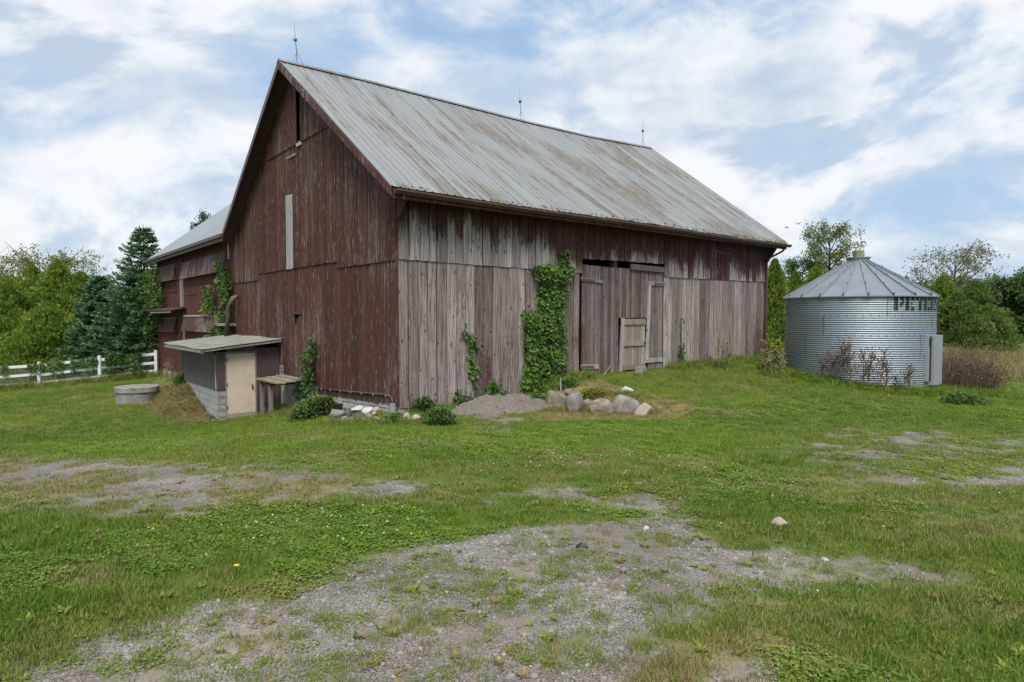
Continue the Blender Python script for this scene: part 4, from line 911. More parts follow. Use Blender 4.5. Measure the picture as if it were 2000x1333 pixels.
# gravel heap
hc_ = W(2.25, -1.15); n = 48; uu, vv = np.meshgrid(np.linspace(-1, 1, n), np.linspace(-1, 1, n))
lx = 2.25 + uu * 1.85; ly = -1.0 + vv * 1.0; wp = C0 + lx[..., None] * AX + ly[..., None] * BX
rad = np.clip(1 - (uu ** 2 + vv ** 2) ** .5, -.2, 1); hh = .27 * sstep(rad, .0, .75) * (.05 + 1.8 * fbm(lx + 3, ly, 1.5, 3)) + .09 * (fbm(lx, ly, 6, 3) - .5) * sstep(rad, 0, .2) - .05 * (rad < .02)
zz = gz(wp[..., 0], wp[..., 1]) + hh - .012; ii = np.arange(n * n).reshape(n, n)
hp = np.stack([wp[..., 0], wp[..., 1], zz], -1).reshape(-1, 3); q4 = np.stack([ii[:-1, :-1], ii[:-1, 1:], ii[1:, 1:], ii[1:, :-1]], -1).reshape(-1, 4)
heap = mk('gravel_heap', hp, q4, M['heap'], smooth=True); tag(heap, 'low heap of sandy gravel at the foot of the side wall', 'gravel heap')

# ------------------------------------------------------------------ well, fence, blocks
g = gpt(247, 790); wc = np.array((g[0], g[1] + .62, gz(g[0], g[1] + .6)))
well = thing('well_ring', 'round concrete well ring with lid standing in the lawn', 'well', wc)
wl = MB().lathe([(.64, -.5), (.64, .32), (.60, .34)], n=40); wl.build('ring', M['concrete'], well, world=False)
MB().lathe([(.62, .335), (.675, .34), (.675, .50), (.66, .515), (.0001, .545)], n=40).build('lid', M['concrete'], well, world=False)
fpx = [(-185, 768), (-45, 762), (78, 757), (196, 745), (306, 734)]
fp = [gpt(x, y) for x, y in fpx]
fp = [np.array((p[0] * 33.8 / p[1], 33.8, float(gz(p[0] * 33.8 / p[1], 33.8)))) for p in fp]
fence = thing('board_fence', 'white three board fence with wire mesh below the cedar hedge', 'fence', fp[2])
H3 = [(.16, .30), (.62, .76), (1.10, 1.25)]
for i, p in enumerate(fp):
    MB().box(p[0] - .075, p[0] + .075, p[1] - .08, p[1] + .06, p[2] - .4, p[2] + 1.36).build('post', M['fence'], fence)
    if i:
        q = fp[i - 1]
        for a, b in H3:
            j = rng.normal(0, .015, 2)
            MB().hexa([(q[0], 33.83, q[2] + a + j[0]), (p[0], 33.83, p[2] + a + j[1]), (p[0], 33.86, p[2] + a + j[1]), (q[0], 33.86, q[2] + a + j[0]), (q[0], 33.83, q[2] + b + j[0]), (p[0], 33.83, p[2] + b + j[1]), (p[0], 33.86, p[2] + b + j[1]), (q[0], 33.86, q[2] + b + j[0])]).build('rail', M['fence'], fence)
wm = MB(); x0, x1 = fp[0][0], fp[-1][0]
fz = lambda x: float(np.interp(x, [p[0] for p in fp], [p[2] for p in fp]))
for s in (-1, 1):
    x = x0 - 1.2
    while x < x1 + 1.2:
        a = (x, .05); b = (x + s * 1.15, 1.2)
        xa, xb = a[0], b[0]
        if x0 < min(xa, xb) and max(xa, xb) < x1:
            t = .004; za, zb = fz(xa) + .05, fz(xb) + 1.2
            wm.add([(xa - t, 33.88, za), (xa + t, 33.88, za), (xb + t, 33.88, zb), (xb - t, 33.88, zb)], [(0, 1, 2, 3)])
        x += .085
wm.build('wire_mesh', M['wire'], fence, kind='stuff')
g = gpt(1222, 727); cb = thing('concrete_block', 'grey hollow concrete block propped at the foot of the pale small door', 'block', W(8.05, -.42, float(gz(*W(8.05, -.42)[:2]))), PHI + .35)
kb = MB(); kb.box(-.2, .2, -.1, -.075, 0, .2); kb.box(-.2, .2, .075, .1, 0, .2)
for x in (-.2, -.0125, .175): kb.box(x, x + .025, -.0745, .0745, 0.001, .199)
kb.build('shell', M['block'], cb, world=False)
b1 = W(7.7, -.5, float(gz(*W(7.7, -.5)[:2]))); b2 = W(8.2, -.58, float(gz(*W(8.2, -.58)[:2])))
st = MB().tube([b1 + (0, 0, .02), (b1 + b2) / 2 + (0, 0, .1), b2 + (0, 0, .03)], .012, 5).build('stick', M['palewood']); tag(st, 'pale stick leaning on the concrete block', 'stick')
b1 = W(6.5, -.3, float(gz(*W(6.5, -.3)[:2]))); st = MB().bar(b1 + (0, 0, .0), b1 + (.25, .1, .33), .03, .02).build('stick', M['greywood']); tag(st, 'thin grey stick leaning at the foot of the tall door', 'stick')
g = gpt(1096, 772); sk = MB().tube([g + (0, 0, -.1), g + (-.02, 0, .45)], .018, 6).build('metal_stake', M['pvc']); tag(sk, 'grey metal stake standing beside the big vine', 'stake')
g = gpt(655, 808) + (0, .15, 0); bk = MB().lathe([(.001, 0), (.10, 0), (.13, .2), (.135, .2), (.12, .03), (.001, .03)], c=g, n=16).build('plant_pot', M['black']); tag(bk, 'small black plastic pot in the weeds by the footing', 'pot')
g = gpt(413, 822); bk = MB().tube([g + (-.1, .05, .03), g + (0, .05, .08), g + (.1, .06, .03)], [.04, .07, .04], 7).build('rubber_scrap', M['black']); tag(bk, 'small black object in the hay at the shed corner', 'scrap')
# birds
BM = []
def bird(px, py, Y, flap, yaw, lb):
    p = at(px, py, Y); s = .30; V = []; Fc = []
    body = [(-.5, .02), (-.35, .07), (-.1, .10), (.2, .09), (.4, .06), (.5, .015)]; n = 6; mb = MB()
    mb.tube([(x * s, 0, 0) for x, _ in body], [r_ * s * 1.1 for _, r_ in body], n)
    for sd in (-1, 1):
        w1 = np.array((.05 * s, sd * .45 * s, flap * .35 * s)); w2 = np.array((-.18 * s, sd * 1.0 * s, flap * .55 * s)); c0 = np.array((.22 * s, sd * .05 * s, .03 * s)); c1 = np.array((-.15 * s, sd * .05 * s, .03 * s))
        for dz in (0.0,):
            mb.add([c0, c1, w1 + (-.32 * s, 0, 0), w1 + (.1 * s, 0, 0), w2, w2 + (-.1 * s, 0, 0)] + [q + (0, 0, .012) for q in (c0, c1, w1 + (-.32 * s, 0, 0), w1 + (.1 * s, 0, 0), w2, w2 + (-.1 * s, 0, 0))],
                   [(0, 1, 2, 3), (3, 2, 5, 4), (9, 8, 7, 6), (10, 11, 8, 9), (0, 3, 9, 6), (3, 4, 10, 9), (1, 7, 8, 2), (2, 8, 11, 5), (4, 5, 11, 10)])
    mb.add([(-.45 * s, -.02, 0), (-.45 * s, .02, 0), (-.75 * s, .05, 0), (-.75 * s, -.05, 0), (-.45 * s, 0, .015)], [(0, 1, 2, 3), (0, 4, 1), (1, 4, 2), (2, 4, 3), (3, 4, 0)])
    o = mb.build('bird', M['bird'], world=False); o.location = tuple(p); o.rotation_euler = (.15, 0, yaw); FR[o] = (p, yaw)
    return tag(o, lb, 'bird', 'birds flying over the trees')
bird(1537, 444, 55, -.7, .3, 'dark bird flying nearest to the barn roof'); bird(1559, 438, 55, .9, .6, 'dark bird with raised wings, second from the barn roof')
bird(1627, 443, 55, .5, 2.6, 'small dark bird just above the treetop'); bird(1650, 437, 55, 1.6, 1.2, 'dark bird with wings straight up, farthest right of the flock')

# ------------------------------------------------------------------ trees
def tree_thing(name, label, px, Y, rz=0.0, group=None, cat='tree'):
    x = (px - CX) / F * Y; z = float(gz(x, Y)); return thing(name, label, cat, (x, Y, z), rz, group)
def put_mesh(name, me, parent, sc=(1, 1, 1)):
    o = link(name, me, parent); o.scale = sc; return o
def leaf_mesh(name, V, Fq, tone, m):
    me = mesh_from(name, V, Fq); a = me.attributes.new('tone', 'FLOAT', 'FACE'); a.data.foreach_set('value', np.clip(tone, 0, 1).astype(np.float32)); me.materials.append(m); return me
def cedar_mesh(seed, N=15000, m=None, H=1.0, Rr=1.0, tip=.75):           # unit height; scaled per tree
    g = np.random.default_rng(seed); K = 400; pk = g.integers(0, K, N); tc = g.random(K) ** 1.2; ac = g.uniform(0, 2 * math.pi, K); push = g.uniform(.58, 1.25, K)
    t = np.clip(tc[pk] + g.normal(0, .022, N) + .03 * g.random(N), 0, 1); a = ac[pk] + g.normal(0, .13, N) / (.35 + .65 * (1 - tc[pk]))
    prof = np.where(t < .2, .80 + 1.0 * t, (1 - (t - .2) / .8) ** tip)
    lump = fbm(np.cos(a) * 2.2 + seed + 6, np.sin(a) * 2.2 + t * 9, 1.2, 3); l2 = fbm(a * 2.3 + 3 * seed, t * 22, 1.0, 2)
    r_ = prof * (.5 + .75 * lump) * push[pk] * (1 - .5 * g.random(N) ** 1.6)
    P = np.stack([np.cos(a) * r_, np.sin(a) * r_, t], -1)
    D = np.stack([np.cos(a) * .55, np.sin(a) * .55, np.full(N, .9)], -1) + g.normal(0, .42, (N, 3)); Nn = np.stack([np.cos(a), np.sin(a), np.zeros(N)], -1) + g.normal(0, .6, (N, 3))
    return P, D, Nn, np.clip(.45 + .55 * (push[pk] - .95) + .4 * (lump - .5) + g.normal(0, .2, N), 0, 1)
def cedar(name, label, px, Y, top, wpx, seed, m, group, N=15000, tip=.58):
    t = tree_thing(name, label, px, Y, group=group); k = Y / F
    H = CAMZ + (620 - top) * k - t.location.z; Rr = wpx * k / 2
    P, D, Nn, tone = cedar_mesh(seed, N, tip=tip); P = P * (Rr / .95, Rr / .95, H); P[:, 2] = np.maximum(P[:, 2], .03)
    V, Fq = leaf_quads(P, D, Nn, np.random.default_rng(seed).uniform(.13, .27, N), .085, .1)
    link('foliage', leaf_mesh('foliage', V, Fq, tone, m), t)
    MB().tube([(0, 0, -.3), (0, 0, H * .4), (.03, .02, H * .93)], [.16, .10, .015], 7).build('trunk', M['bark'], t, world=False)
    return t
def spruce(name, label, px, Y, top, wpx, seed, m):
    t = tree_thing(name, label, px, Y); k = Y / F; g = np.random.default_rng(seed)
    H = CAMZ + (620 - top) * k - t.location.z; Rr = wpx * k / 2; trunk = MB().tube([(0, 0, -.3), (0, 0, H * .5), (0, 0, H)], [.17, .09, .01], 8); limbs = MB()
    PP, DD, NN, TT = [], [], [], []; nw = 34
    for w_ in range(nw):
        t_ = (w_ + g.uniform(-.3, .3)) / nw; z = .35 + (H - .5) * t_; L0 = Rr * (1 - t_) ** .8 * g.uniform(.86, 1.14) + .16; nb = 10 if t_ < .7 else 6
        for b_ in range(nb):
            a = 2 * math.pi * (b_ + g.uniform(-.25, .25)) / nb + w_ * 1.3; L = L0 * g.uniform(.78, 1.15); dr = np.array((math.cos(a), math.sin(a)))
            s = np.linspace(.12, 1, 5); zc = z + L * (.12 - .55 * s + .42 * s ** 2) * (1 - .6 * t_) + L * t_ * .35 * s; path = np.stack([dr[0] * L * s, dr[1] * L * s, zc], -1)
            limbs.tube(path, np.linspace(.022, .005, 5), 3, False)
            n = int(34 + 90 * L / Rr); u = g.random(n) ** .75 * .9 + .1; ct = np.stack([np.interp(u, s, path[:, i]) for i in range(3)], -1)
            side = np.array((-dr[1], dr[0], 0)); sg = g.choice([-1, 1], n)[:, None]; lat = (.34 * L * (1.08 - u) * g.random(n))[:, None]
            ct = ct + side * sg * lat + g.normal(0, .03, (n, 3)) - np.array((0, 0, .12)) * lat
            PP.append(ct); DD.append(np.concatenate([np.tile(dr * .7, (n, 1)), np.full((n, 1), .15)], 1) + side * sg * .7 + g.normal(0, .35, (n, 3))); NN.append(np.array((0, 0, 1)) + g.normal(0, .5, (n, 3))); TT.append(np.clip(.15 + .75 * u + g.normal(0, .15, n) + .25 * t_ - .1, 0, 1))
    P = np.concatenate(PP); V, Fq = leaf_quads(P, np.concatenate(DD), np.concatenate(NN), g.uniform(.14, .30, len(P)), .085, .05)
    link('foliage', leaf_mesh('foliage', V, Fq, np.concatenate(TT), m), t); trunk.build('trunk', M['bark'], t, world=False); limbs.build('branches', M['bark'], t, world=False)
    return t
def broadleaf(name, label, px, Y, top, wpx, seed, m, group, leaves=13000, crown_lo=.22, lsize=(.10, .20), bark='bark', sparse=False, limbs_n=8, lean=0.0, shape=.75):
    t = tree_thing(name, label, px, Y, group=group); k = Y / F; g = np.random.default_rng(seed)
    H = CAMZ + (620 - top) * k - t.location.z; Rr = wpx * k / 2; wood = MB()
    lx = lean * H
    wood.tube([(0, 0, -.3), (lx * .3, 0, H * .3), (lx * .7, .03, H * .62), (lx, 0, H * .93)], [.045 * H ** .75 + .05, .032 * H ** .75, .018 * H ** .75, .01], 8)
    tips = []
    for i in range(limbs_n * 3):
        z0 = H * (crown_lo * .8 + (.86 - crown_lo * .8) * (i + g.random()) / (limbs_n * 3)); a = 2.4 * i + g.uniform(-.5, .5); f = (z0 / H - crown_lo * .8) / (1 - crown_lo * .8)
        L = Rr * max(.22, math.sin(math.pi * min(1, f * .82 + .18)) ** shape) * g.uniform(.72, 1.12); b0 = np.array((lx * z0 / H, 0, z0)); dr = np.array((math.cos(a), math.sin(a), .55 + .75 * f)); e = b0 + dr / np.linalg.norm(dr[:2]) * L; pass
        mid = (b0 + e) / 2 + g.normal(0, .06 * L, 3); wood.tube([b0, mid, e], [.018 * H ** .6 * (1 - .5 * f), .011 * H ** .6 * (1 - .5 * f), .006], 5, False)
        for j in range(6):
            u = g.uniform(.35, 1.0); c = b0 + (e - b0) * u; d2 = rdir(1, g)[0] * (1, 1, .8) + (0, 0, .35); e2 = c + d2 * L * g.uniform(.22, .48); rr_ = math.hypot(e2[0] - lx * .6, e2[1]); e2[:2] *= min(1.0, 1.08 * Rr / (rr_ + 1e-6)); e2[2] = min(e2[2], H * g.uniform(.93, 1.02))
            wood.tube([c, (c + e2) / 2 + g.normal(0, .03, 3), e2], [.010, .007, .003], 3, False); tips.append(e2); tips.append(c * .35 + e2 * .65)
            if sparse:
                for _ in range(3): e3 = e2 + (rdir(1, g)[0] + (0, 0, .5)) * L * .2; wood.tube([c * .3 + e2 * .7, e3], [.005, .002], 3, False); tips.append(e3)
    tips = np.array(tips); kz = H / np.percentile(tips[:, 2], 98); tips[:, 2] *= kz; tips = tips[tips[:, 2] < H * 1.04]; wood.v = [(a_, b_, c_ * kz) for a_, b_, c_ in wood.v]; n = leaves; pick = g.integers(0, len(tips), n); clump = g.uniform(.6, 1.15, len(tips)); shade = g.normal(0, .12, len(tips))
    P = tips[pick] + g.normal(0, 1, (n, 3)) * (Rr * (.115 if not sparse else .05) * clump[pick])[:, None] * (1, 1, .8)
    P[:, 2] = np.maximum(P[:, 2], .12); pass
    out_ = (P - np.array((0, 0, H * .5))); out_ /= np.linalg.norm(out_, axis=1, keepdims=True) + 1e-6
    V, Fq = leaf_quads(P, rdir(n, g) + (0, 0, -.25), out_ * .7 + (0, 0, .6) + g.normal(0, .55, (n, 3)), g.uniform(*lsize, n), g.uniform(lsize[0] * .6, lsize[1] * .6, n), .12)
    wood.build('trunk', M[bark], t, world=False)
    link('crown', leaf_mesh('crown', V, Fq, np.clip(.45 + shade[pick] + g.normal(0, .2, n), 0, 1), m), t)
    return t
LH, RHG = 'cedar hedge behind the white fence', 'cedars behind the grain bin'
for i, (px, Y, top, w_, mm, lb) in enumerate([
        (-150, 41, 535, 230, 'cedar', 'yellow green cedar beyond the left edge of the view'), (-62, 40, 550, 190, 'cedar', 'yellow green cedar at the far left of the hedge, half out of view'),
        (14, 39, 545, 170, 'cedar', 'olive cedar above the left end of the white fence'), (66, 42, 524, 170, 'cedar', 'tall yellow green cedar behind the first fence post'),
        (118, 41, 516, 150, 'cedar', 'tallest pointed cedar in the middle of the hedge'), (162, 42, 536, 140, 'cedar', 'yellow green cedar beside the tallest one'),
        (95, 37.5, 596, 190, 'cedar', 'low dense cedar in front of the hedge, above the fence'), (204, 40, 556, 120, 'cedar', 'cedar next to the dark spruce')]):
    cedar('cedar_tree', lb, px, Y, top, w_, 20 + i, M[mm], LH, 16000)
broadleaf('thin_topped_tree', 'pale leaved tree with open airy top rising above the cedar hedge', 95, 52, 494, 180, 3, M['aspen'], None, 9000, .35, (.12, .22), sparse=True, limbs_n=9)
broadleaf('thin_topped_tree', 'airy tree rising above the hedge at the left edge of the view', -60, 54, 512, 170, 33, M['aspen'], None, 7000, .35, (.13, .24), sparse=True)
spruce('spruce_tree', 'tall dark blue green spruce at the left end of the barn wing', 284, 36.0, 440, 200, 5, M['spruce'])
spruce('spruce_tree', 'lower blue green spruce beside the tall spruce, behind the fence', 196, 37.0, 535, 130, 6, M['spruce'])
broadleaf('background_tree', 'broadleaf tree whose top shows over the wing roof', 408, 60, 429, 80, 8, M['maple'], 'trees behind the barn', 8000, .3, (.16, .28))
for i, (px, Y, top, w_, mm, lb) in enumerate([
        (1512, 40, 512, 76, 'cedar', 'green cedar beside the right corner of the barn'), (1552, 43, 536, 70, 'cedar', 'shorter cedar between barn and grain bin'), (1590, 45, 528, 90, 'cedar', 'yellowish cedar behind the left shoulder of the bin roof'),
        (1838, 42, 546, 110, 'cedar', 'pointed cedar touching the right edge of the bin roof'), (1868, 40, 578, 120, 'cedardark', 'dark cedar right of the bin hatch'),
        (1905, 43, 556, 130, 'cedardark', 'broad dark cedar at the middle of the right hedge'), (1932, 41, 600, 100, 'cedardark', 'lower cedar sloping down at the right of the hedge')]):
    cedar('cedar_tree', lb, px, Y, top, w_, 50 + i, M[mm], RHG, 13000, tip=.6)
broadleaf('light_green_tree', 'light green round headed tree rising between barn and bin roof', 1618, 50, 446, 108, 11, M['aspen'], None, 9000, .35, (.11, .22), limbs_n=9)
broadleaf('background_tree', 'mid green broadleaf tree behind the cedars by the barn corner', 1566, 53, 512, 120, 12, M['maple'], 'trees behind the barn', 9000, .2, (.12, .22))
broadleaf('thinning_tree', 'half bare tree with fine twigs above the right hedge', 1862, 48, 486, 150, 13, M['olive'], None, 4200, .3, (.11, .20), 'greybark', True, 10)
broadleaf('dead_tree', 'bare leaning tree with few leaves behind the bin roof', 1815, 50, 520, 90, 14, M['olive'], None, 260, .3, (.10, .18), 'greybark', True, 6, lean=-.12)
for i, (px, Y, top, w_, lb) in enumerate([(1975, 50, 550, 110, 'dark green maple at the right edge behind the dry field'), (2042, 52, 535, 120, 'dark maple cut by the right edge of the view'), (1945, 58, 572, 90, 'small dark maple between the hedge and the edge maple'), (2140, 50, 540, 150, 'maple beyond the right edge of the view'), (2250, 48, 520, 150, 'broad maple far beyond the right edge')]):
    broadleaf('maple_tree', lb, px, Y, top, w_, 60 + i, M['maple'], 'maples at the edge of the field', 14000, .08, (.16, .30), limbs_n=10, shape=.5)
up = MB(); p0 = at(1970, 620, 62); up.tube([(p0[0], 62, -2.5), (p0[0], 62, 5.5)], [.14, .1], 8); pole = up.build('utility_pole', M['greybark']); tag(pole, 'distant wooden pole above the maple at the right', 'pole')
# far woods that close the horizon
n = 26000; g = np.random.default_rng(5); a = g.uniform(-1.25, 1.25, n); rr = g.uniform(120, 150, n); x = np.sin(a) * rr; y = np.cos(a) * rr
htop = 7 + 5 * fbm(a * 22, a * 3, 1.0, 4); P = np.stack([x, y, -2 + htop * g.random(n) ** .8], -1)
V, Fq = leaf_quads(P, rdir(n, g), np.stack([-x, -y, rr * .6], -1) / 150 + g.normal(0, .4, (n, 3)), g.uniform(.9, 1.9, n), .9, .1)
fwd = link('far_woods', leaf_mesh('far_woods', V, Fq, g.random(n), M['maple'])); tag(fwd, 'far woods closing the horizon behind the trees', 'woods', kind='stuff')

# ------------------------------------------------------------------ vines on the boards
def poly_sample(poly, n, g):
    poly = np.array(poly, float); lo, hi = poly.min(0), poly.max(0); out_ = []
    while len(out_) < n:
        p = lo + (hi - lo) * g.random((n * 2, 2)); out_ += list(p[in_poly(p[:, 0], p[:, 1], poly, 1e-6) > .5])
    return np.array(out_[:n])
def vine(label, axis, polys, n, m, seed, depth=.16, size=(.055, .12), off=-.05, group='vines climbing the barn'):
    g = np.random.default_rng(seed); PX = np.concatenate([poly_sample(p, max(8, int(n * sh)), g) for p, sh in polys])
    L = np.array([wall_pt(x, y, axis, off) for x, y in PX]); thick = depth * (.25 + .95 * fbm(L[:, 0] * 2.1 + L[:, 1] * 2.1, L[:, 2] * 2.1, 1.0, 3)); o = thick * g.random(len(L)) ** .6
    if axis == 'y': L[:, 1] -= o; outv = np.array((0, -1.0, 0))
    else: L[:, 0] -= o; outv = np.array((-1.0, 0, 0))
    wild = np.where(g.random(len(L)) < .22, .11, .025); L[:, 0 if axis == 'y' else 1] += g.normal(0, 1, len(L)) * wild * (1 if axis == 'y' else 1.3); L[:, 2] += g.normal(0, 1, len(L)) * wild
    kp = fbm(L[:, 0] * 4.5 + L[:, 1] * 4.5 + seed, L[:, 2] * 4.5, 1.0, 2) > .30; L = L[kp]; o = o[kp]
    base = Wn(np.array([[L[:, 0].mean(), L[:, 1].mean(), L[:, 2].min()]]))[0]; t = thing('climbing_vine', label, 'vine', base, PHI, group)
    D = outv * .35 + np.array((0, 0, -.75)) + g.normal(0, .45, (len(L), 3)); Nn = outv + np.array((0, 0, .45)) + g.normal(0, .38, (len(L), 3))
    sz_ = size[0] * .7 + (size[1] * 1.25 - size[0] * .7) * g.beta(1.6, 2.4, len(L)); V, Fq = leaf_quads(L, D, Nn, sz_, sz_ * g.uniform(.7, 1.0, len(L)), .1)
    lum = fbm(L[:, 0] * 3 + L[:, 1] * 3, L[:, 2] * 3, 1.0, 2)
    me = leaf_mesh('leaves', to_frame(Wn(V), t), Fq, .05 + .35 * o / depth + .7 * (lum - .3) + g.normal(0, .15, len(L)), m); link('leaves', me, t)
    st = MB(); zmin, zmax = L[:, 2].min(), L[:, 2].max()
    for k in range(3):
        pts = []
        for z in np.linspace(zmin - .15, zmax - .15, 9):
            near = L[np.argsort(abs(L[:, 2] - z))[:14]]; c = near[g.integers(0, len(near))]; pts.append((c[0] * .0 + near[:, 0].mean() + g.normal(0, .04) * (axis == 'y'), near[:, 1].mean() + g.normal(0, .04) * (axis == 'x'), z))
        pts = np.array(pts); pts[:, 1 if axis == 'y' else 0] = off + .0
        st.tube(Wn(pts), np.linspace(.014, .004, 9), 4)
    st.build('stems', M['bark'], t)
    return t
vine('tall thick green vine covering the side wall left of the big door', 'y', [([(1034, 520), (1062, 514), (1098, 520), (1103, 560), (1096, 620), (1098, 690), (1094, 752), (1062, 764), (1052, 700), (1046, 620), (1048, 560)], .62),
     ([(1090, 535), (1092, 498), (1100, 488), (1106, 530)], .05), ([(1018, 612), (1034, 604), (1052, 640), (1052, 700), (1056, 770), (1016, 778), (1010, 745), (1020, 700)], .30), ([(1104, 520), (1114, 520), (1114, 540), (1106, 540)], .01)], 5200, M['vine'], 1, .30)
vine('thin vine strand on the pale boards of the side wall', 'y', [([(902, 645), (914, 648), (912, 660), (900, 658)], .12), ([(918, 648), (926, 648), (932, 690), (928, 740), (918, 742), (916, 690)], .88)], 230, M['vine'], 2, .05)
vine('short vine tuft at the foot of the pale boards', 'y', [([(948, 748), (958, 740), (970, 745), (976, 785), (940, 788)], 1)], 360, M['vinedark'], 3, .2)
vine('low creeper beside the short vine tuft', 'y', [([(886, 760), (892, 756), (896, 790), (884, 792)], .3), ([(900, 778), (945, 775), (950, 790), (895, 792)], .7)], 260, M['vinedark'], 4, .14)
vine('short vine on the boards right of the big door', 'y', [([(1325, 676), (1332, 674), (1336, 722), (1322, 722)], .8), ([(1326, 622), (1331, 620), (1332, 632), (1327, 632)], .1)], 170, M['vinedark'], 5, .10)
vine('small pointed vine near the right end of the side wall', 'y', [([(1380, 695), (1386, 690), (1398, 720), (1376, 724)], 1)], 130, M['vine'], 15, .12)
vine('dark vine climbing the red gable beside the shelf', 'x', [([(610, 664), (618, 658), (621, 700), (622, 778), (586, 782), (594, 740), (603, 700)], 1)], 1000, M['vinedark'], 6, .26)
vine('vine hanging beside the rusty curved pipe on the wing', 'x', [([(430, 512), (442, 508), (458, 545), (460, 600), (456, 655), (408, 658), (425, 640), (440, 620), (444, 570)], .8), ([(407, 560), (424, 552), (427, 612), (404, 615)], .2)], 2100, M['vine'], 7, .4, (.08, .16))
vine('bushy vine over the far left end of the wing', 'x', [([(288, 540), (305, 526), (322, 530), (330, 590), (326, 622), (300, 660), (290, 640)], 1)], 1900, M['vine'], 8, .7, (.10, .2))
for i, (a, b, lb) in enumerate((((0, 712), (190, 706), 'dark creeper hanging on the left span of the fence'), ((205, 702), (305, 698), 'dark creeper hanging on the right span of the fence'))):
    g = np.random.default_rng(80 + i); n = 1300; px = g.uniform(a[0], b[0], n); keep = fbm(px * .045, px * 0 + i, 1.0, 3) > .42; px = px[keep]; n = len(px)
    x = (px - CX) / F * 33.75; zt = np.array([fz(v) for v in x]) + 1.28 - g.exponential(.22, n); P = np.stack([x, 33.78 - g.random(n) * .16, np.maximum(zt, np.array([fz(v) for v in x]) + .1)], -1)
    t = thing('fence_creeper', lb, 'vine', (x.mean(), 33.7, fz(x.mean())), 0, 'creepers on the fence')
    V, Fq = leaf_quads(P, rdir(n, g) + (0, 0, -.5), np.array((0, -1, .4)) + g.normal(0, .4, (n, 3)), g.uniform(.07, .15, n), .09, .1)
    link('leaves', leaf_mesh('leaves', to_frame(V, t), Fq, g.random(n), M['vinedark']), t)

# ------------------------------------------------------------------ bushes and weeds
def bush(label, px, py, wpx, hpx, n, m, seed, name='weed_bush', size=(.05, .11), group='weeds growing along the barn', stem='bark', back=.25):
    g = np.random.default_rng(seed); b0 = gpt(px, py); k = b0[1] / F; rx, h_ = wpx * k / 2, hpx * k
    c = np.array((b0[0], b0[1] + rx * back, 0)); c[2] = gz(c[0], c[1]); t = thing(name, label, 'bush', c, 0, group)
    a = g.uniform(0, 2 * math.pi, n); u = g.random(n) ** .45; v = g.random(n); ln = .55 + .9 * fbm(np.cos(a) * 1.7 + seed, np.sin(a) * 1.7 + v * 2, 1.0, 2)
    rr = rx * u * np.sqrt(np.clip(1 - v ** 2 * .85, 0, 1)) * ln; P = np.stack([np.cos(a) * rr, np.sin(a) * rr * .7, h_ * v * (.75 + .5 * (ln - 1))], -1)
    P[:, 2] = np.maximum(P[:, 2], .01) + gz(c[0] + P[:, 0], c[1] + P[:, 1]) - c[2]
    D = np.stack([np.cos(a) * .7, np.sin(a) * .7, np.full(n, .1)], -1) + g.normal(0, .4, (n, 3)); Nn = np.array((0, -.3, 1.0)) + g.normal(0, .45, (n, 3))
    V, Fq = leaf_quads(P, D, Nn, g.uniform(*size, n), g.uniform(size[0] * .6, size[1] * .7, n), .12); link('leaves', leaf_mesh('leaves', V, Fq, .1 + .55 * v + g.normal(0, .18, n), m), t)
    st = MB()
    for k_ in range(12):
        i = g.integers(0, n); st.tube([(P[i, 0] * .2, P[i, 1] * .2, P[i, 2] * .0 - .03), (P[i, 0] * .6, P[i, 1] * .6, P[i, 2] * .5), P[i]], [.008, .006, .003], 4)
    st.build('stems', M[stem], t, world=False); return t
bush('bright green bush below the dark vine at the gable footing', 612, 818, 92, 46, 2200, M['bush'], 1, size=(.05, .12))
bush('small dark green bush against the footing right of the big bush', 652, 792, 30, 24, 300, M['bush'], 2)
bush('dark green bush at the foot of the barn corner', 828, 806, 44, 34, 700, M['vinedark'], 3)
bush('feathery grey green weed clump in front of the gravel heap', 858, 832, 60, 44, 900, M['bush'], 4, size=(.03, .09))
bush('green weed clump in front of the short vine tuft', 975, 788, 70, 26, 700, M['vinedark'], 5)
bush('yellow green bush growing above the boulders', 1152, 783, 58, 26, 900, M['yellowbush'], 6, size=(.04, .08))
bush('low green weeds between the big vine and the first boulder', 1045, 790, 46, 26, 420, M['bush'], 7)
bush('green weeds behind the tan boulder at the vine foot', 1110, 758, 34, 22, 260, M['bush'], 8)
bush('yellow leaved shrub between barn corner and grain bin', 1513, 728, 44, 78, 900, M['yellowbush'], 9, size=(.06, .12))
bush('green weeds at the right end of the shed foundation', 770, 826, 40, 22, 260, M['bush'], 10, size=(.03, .10))
bush('green nettles at the back corner of the shed', 352, 752, 30, 26, 320, M['bush'], 12)
bush('green leafy clump at the foot of the dry bush by the bin', 1890, 792, 84, 34, 900, M['bush'], 13)
bush('tall wispy weed against the right part of the side wall', 1415, 722, 34, 70, 380, M['aspen'], 14, size=(.03, .07))
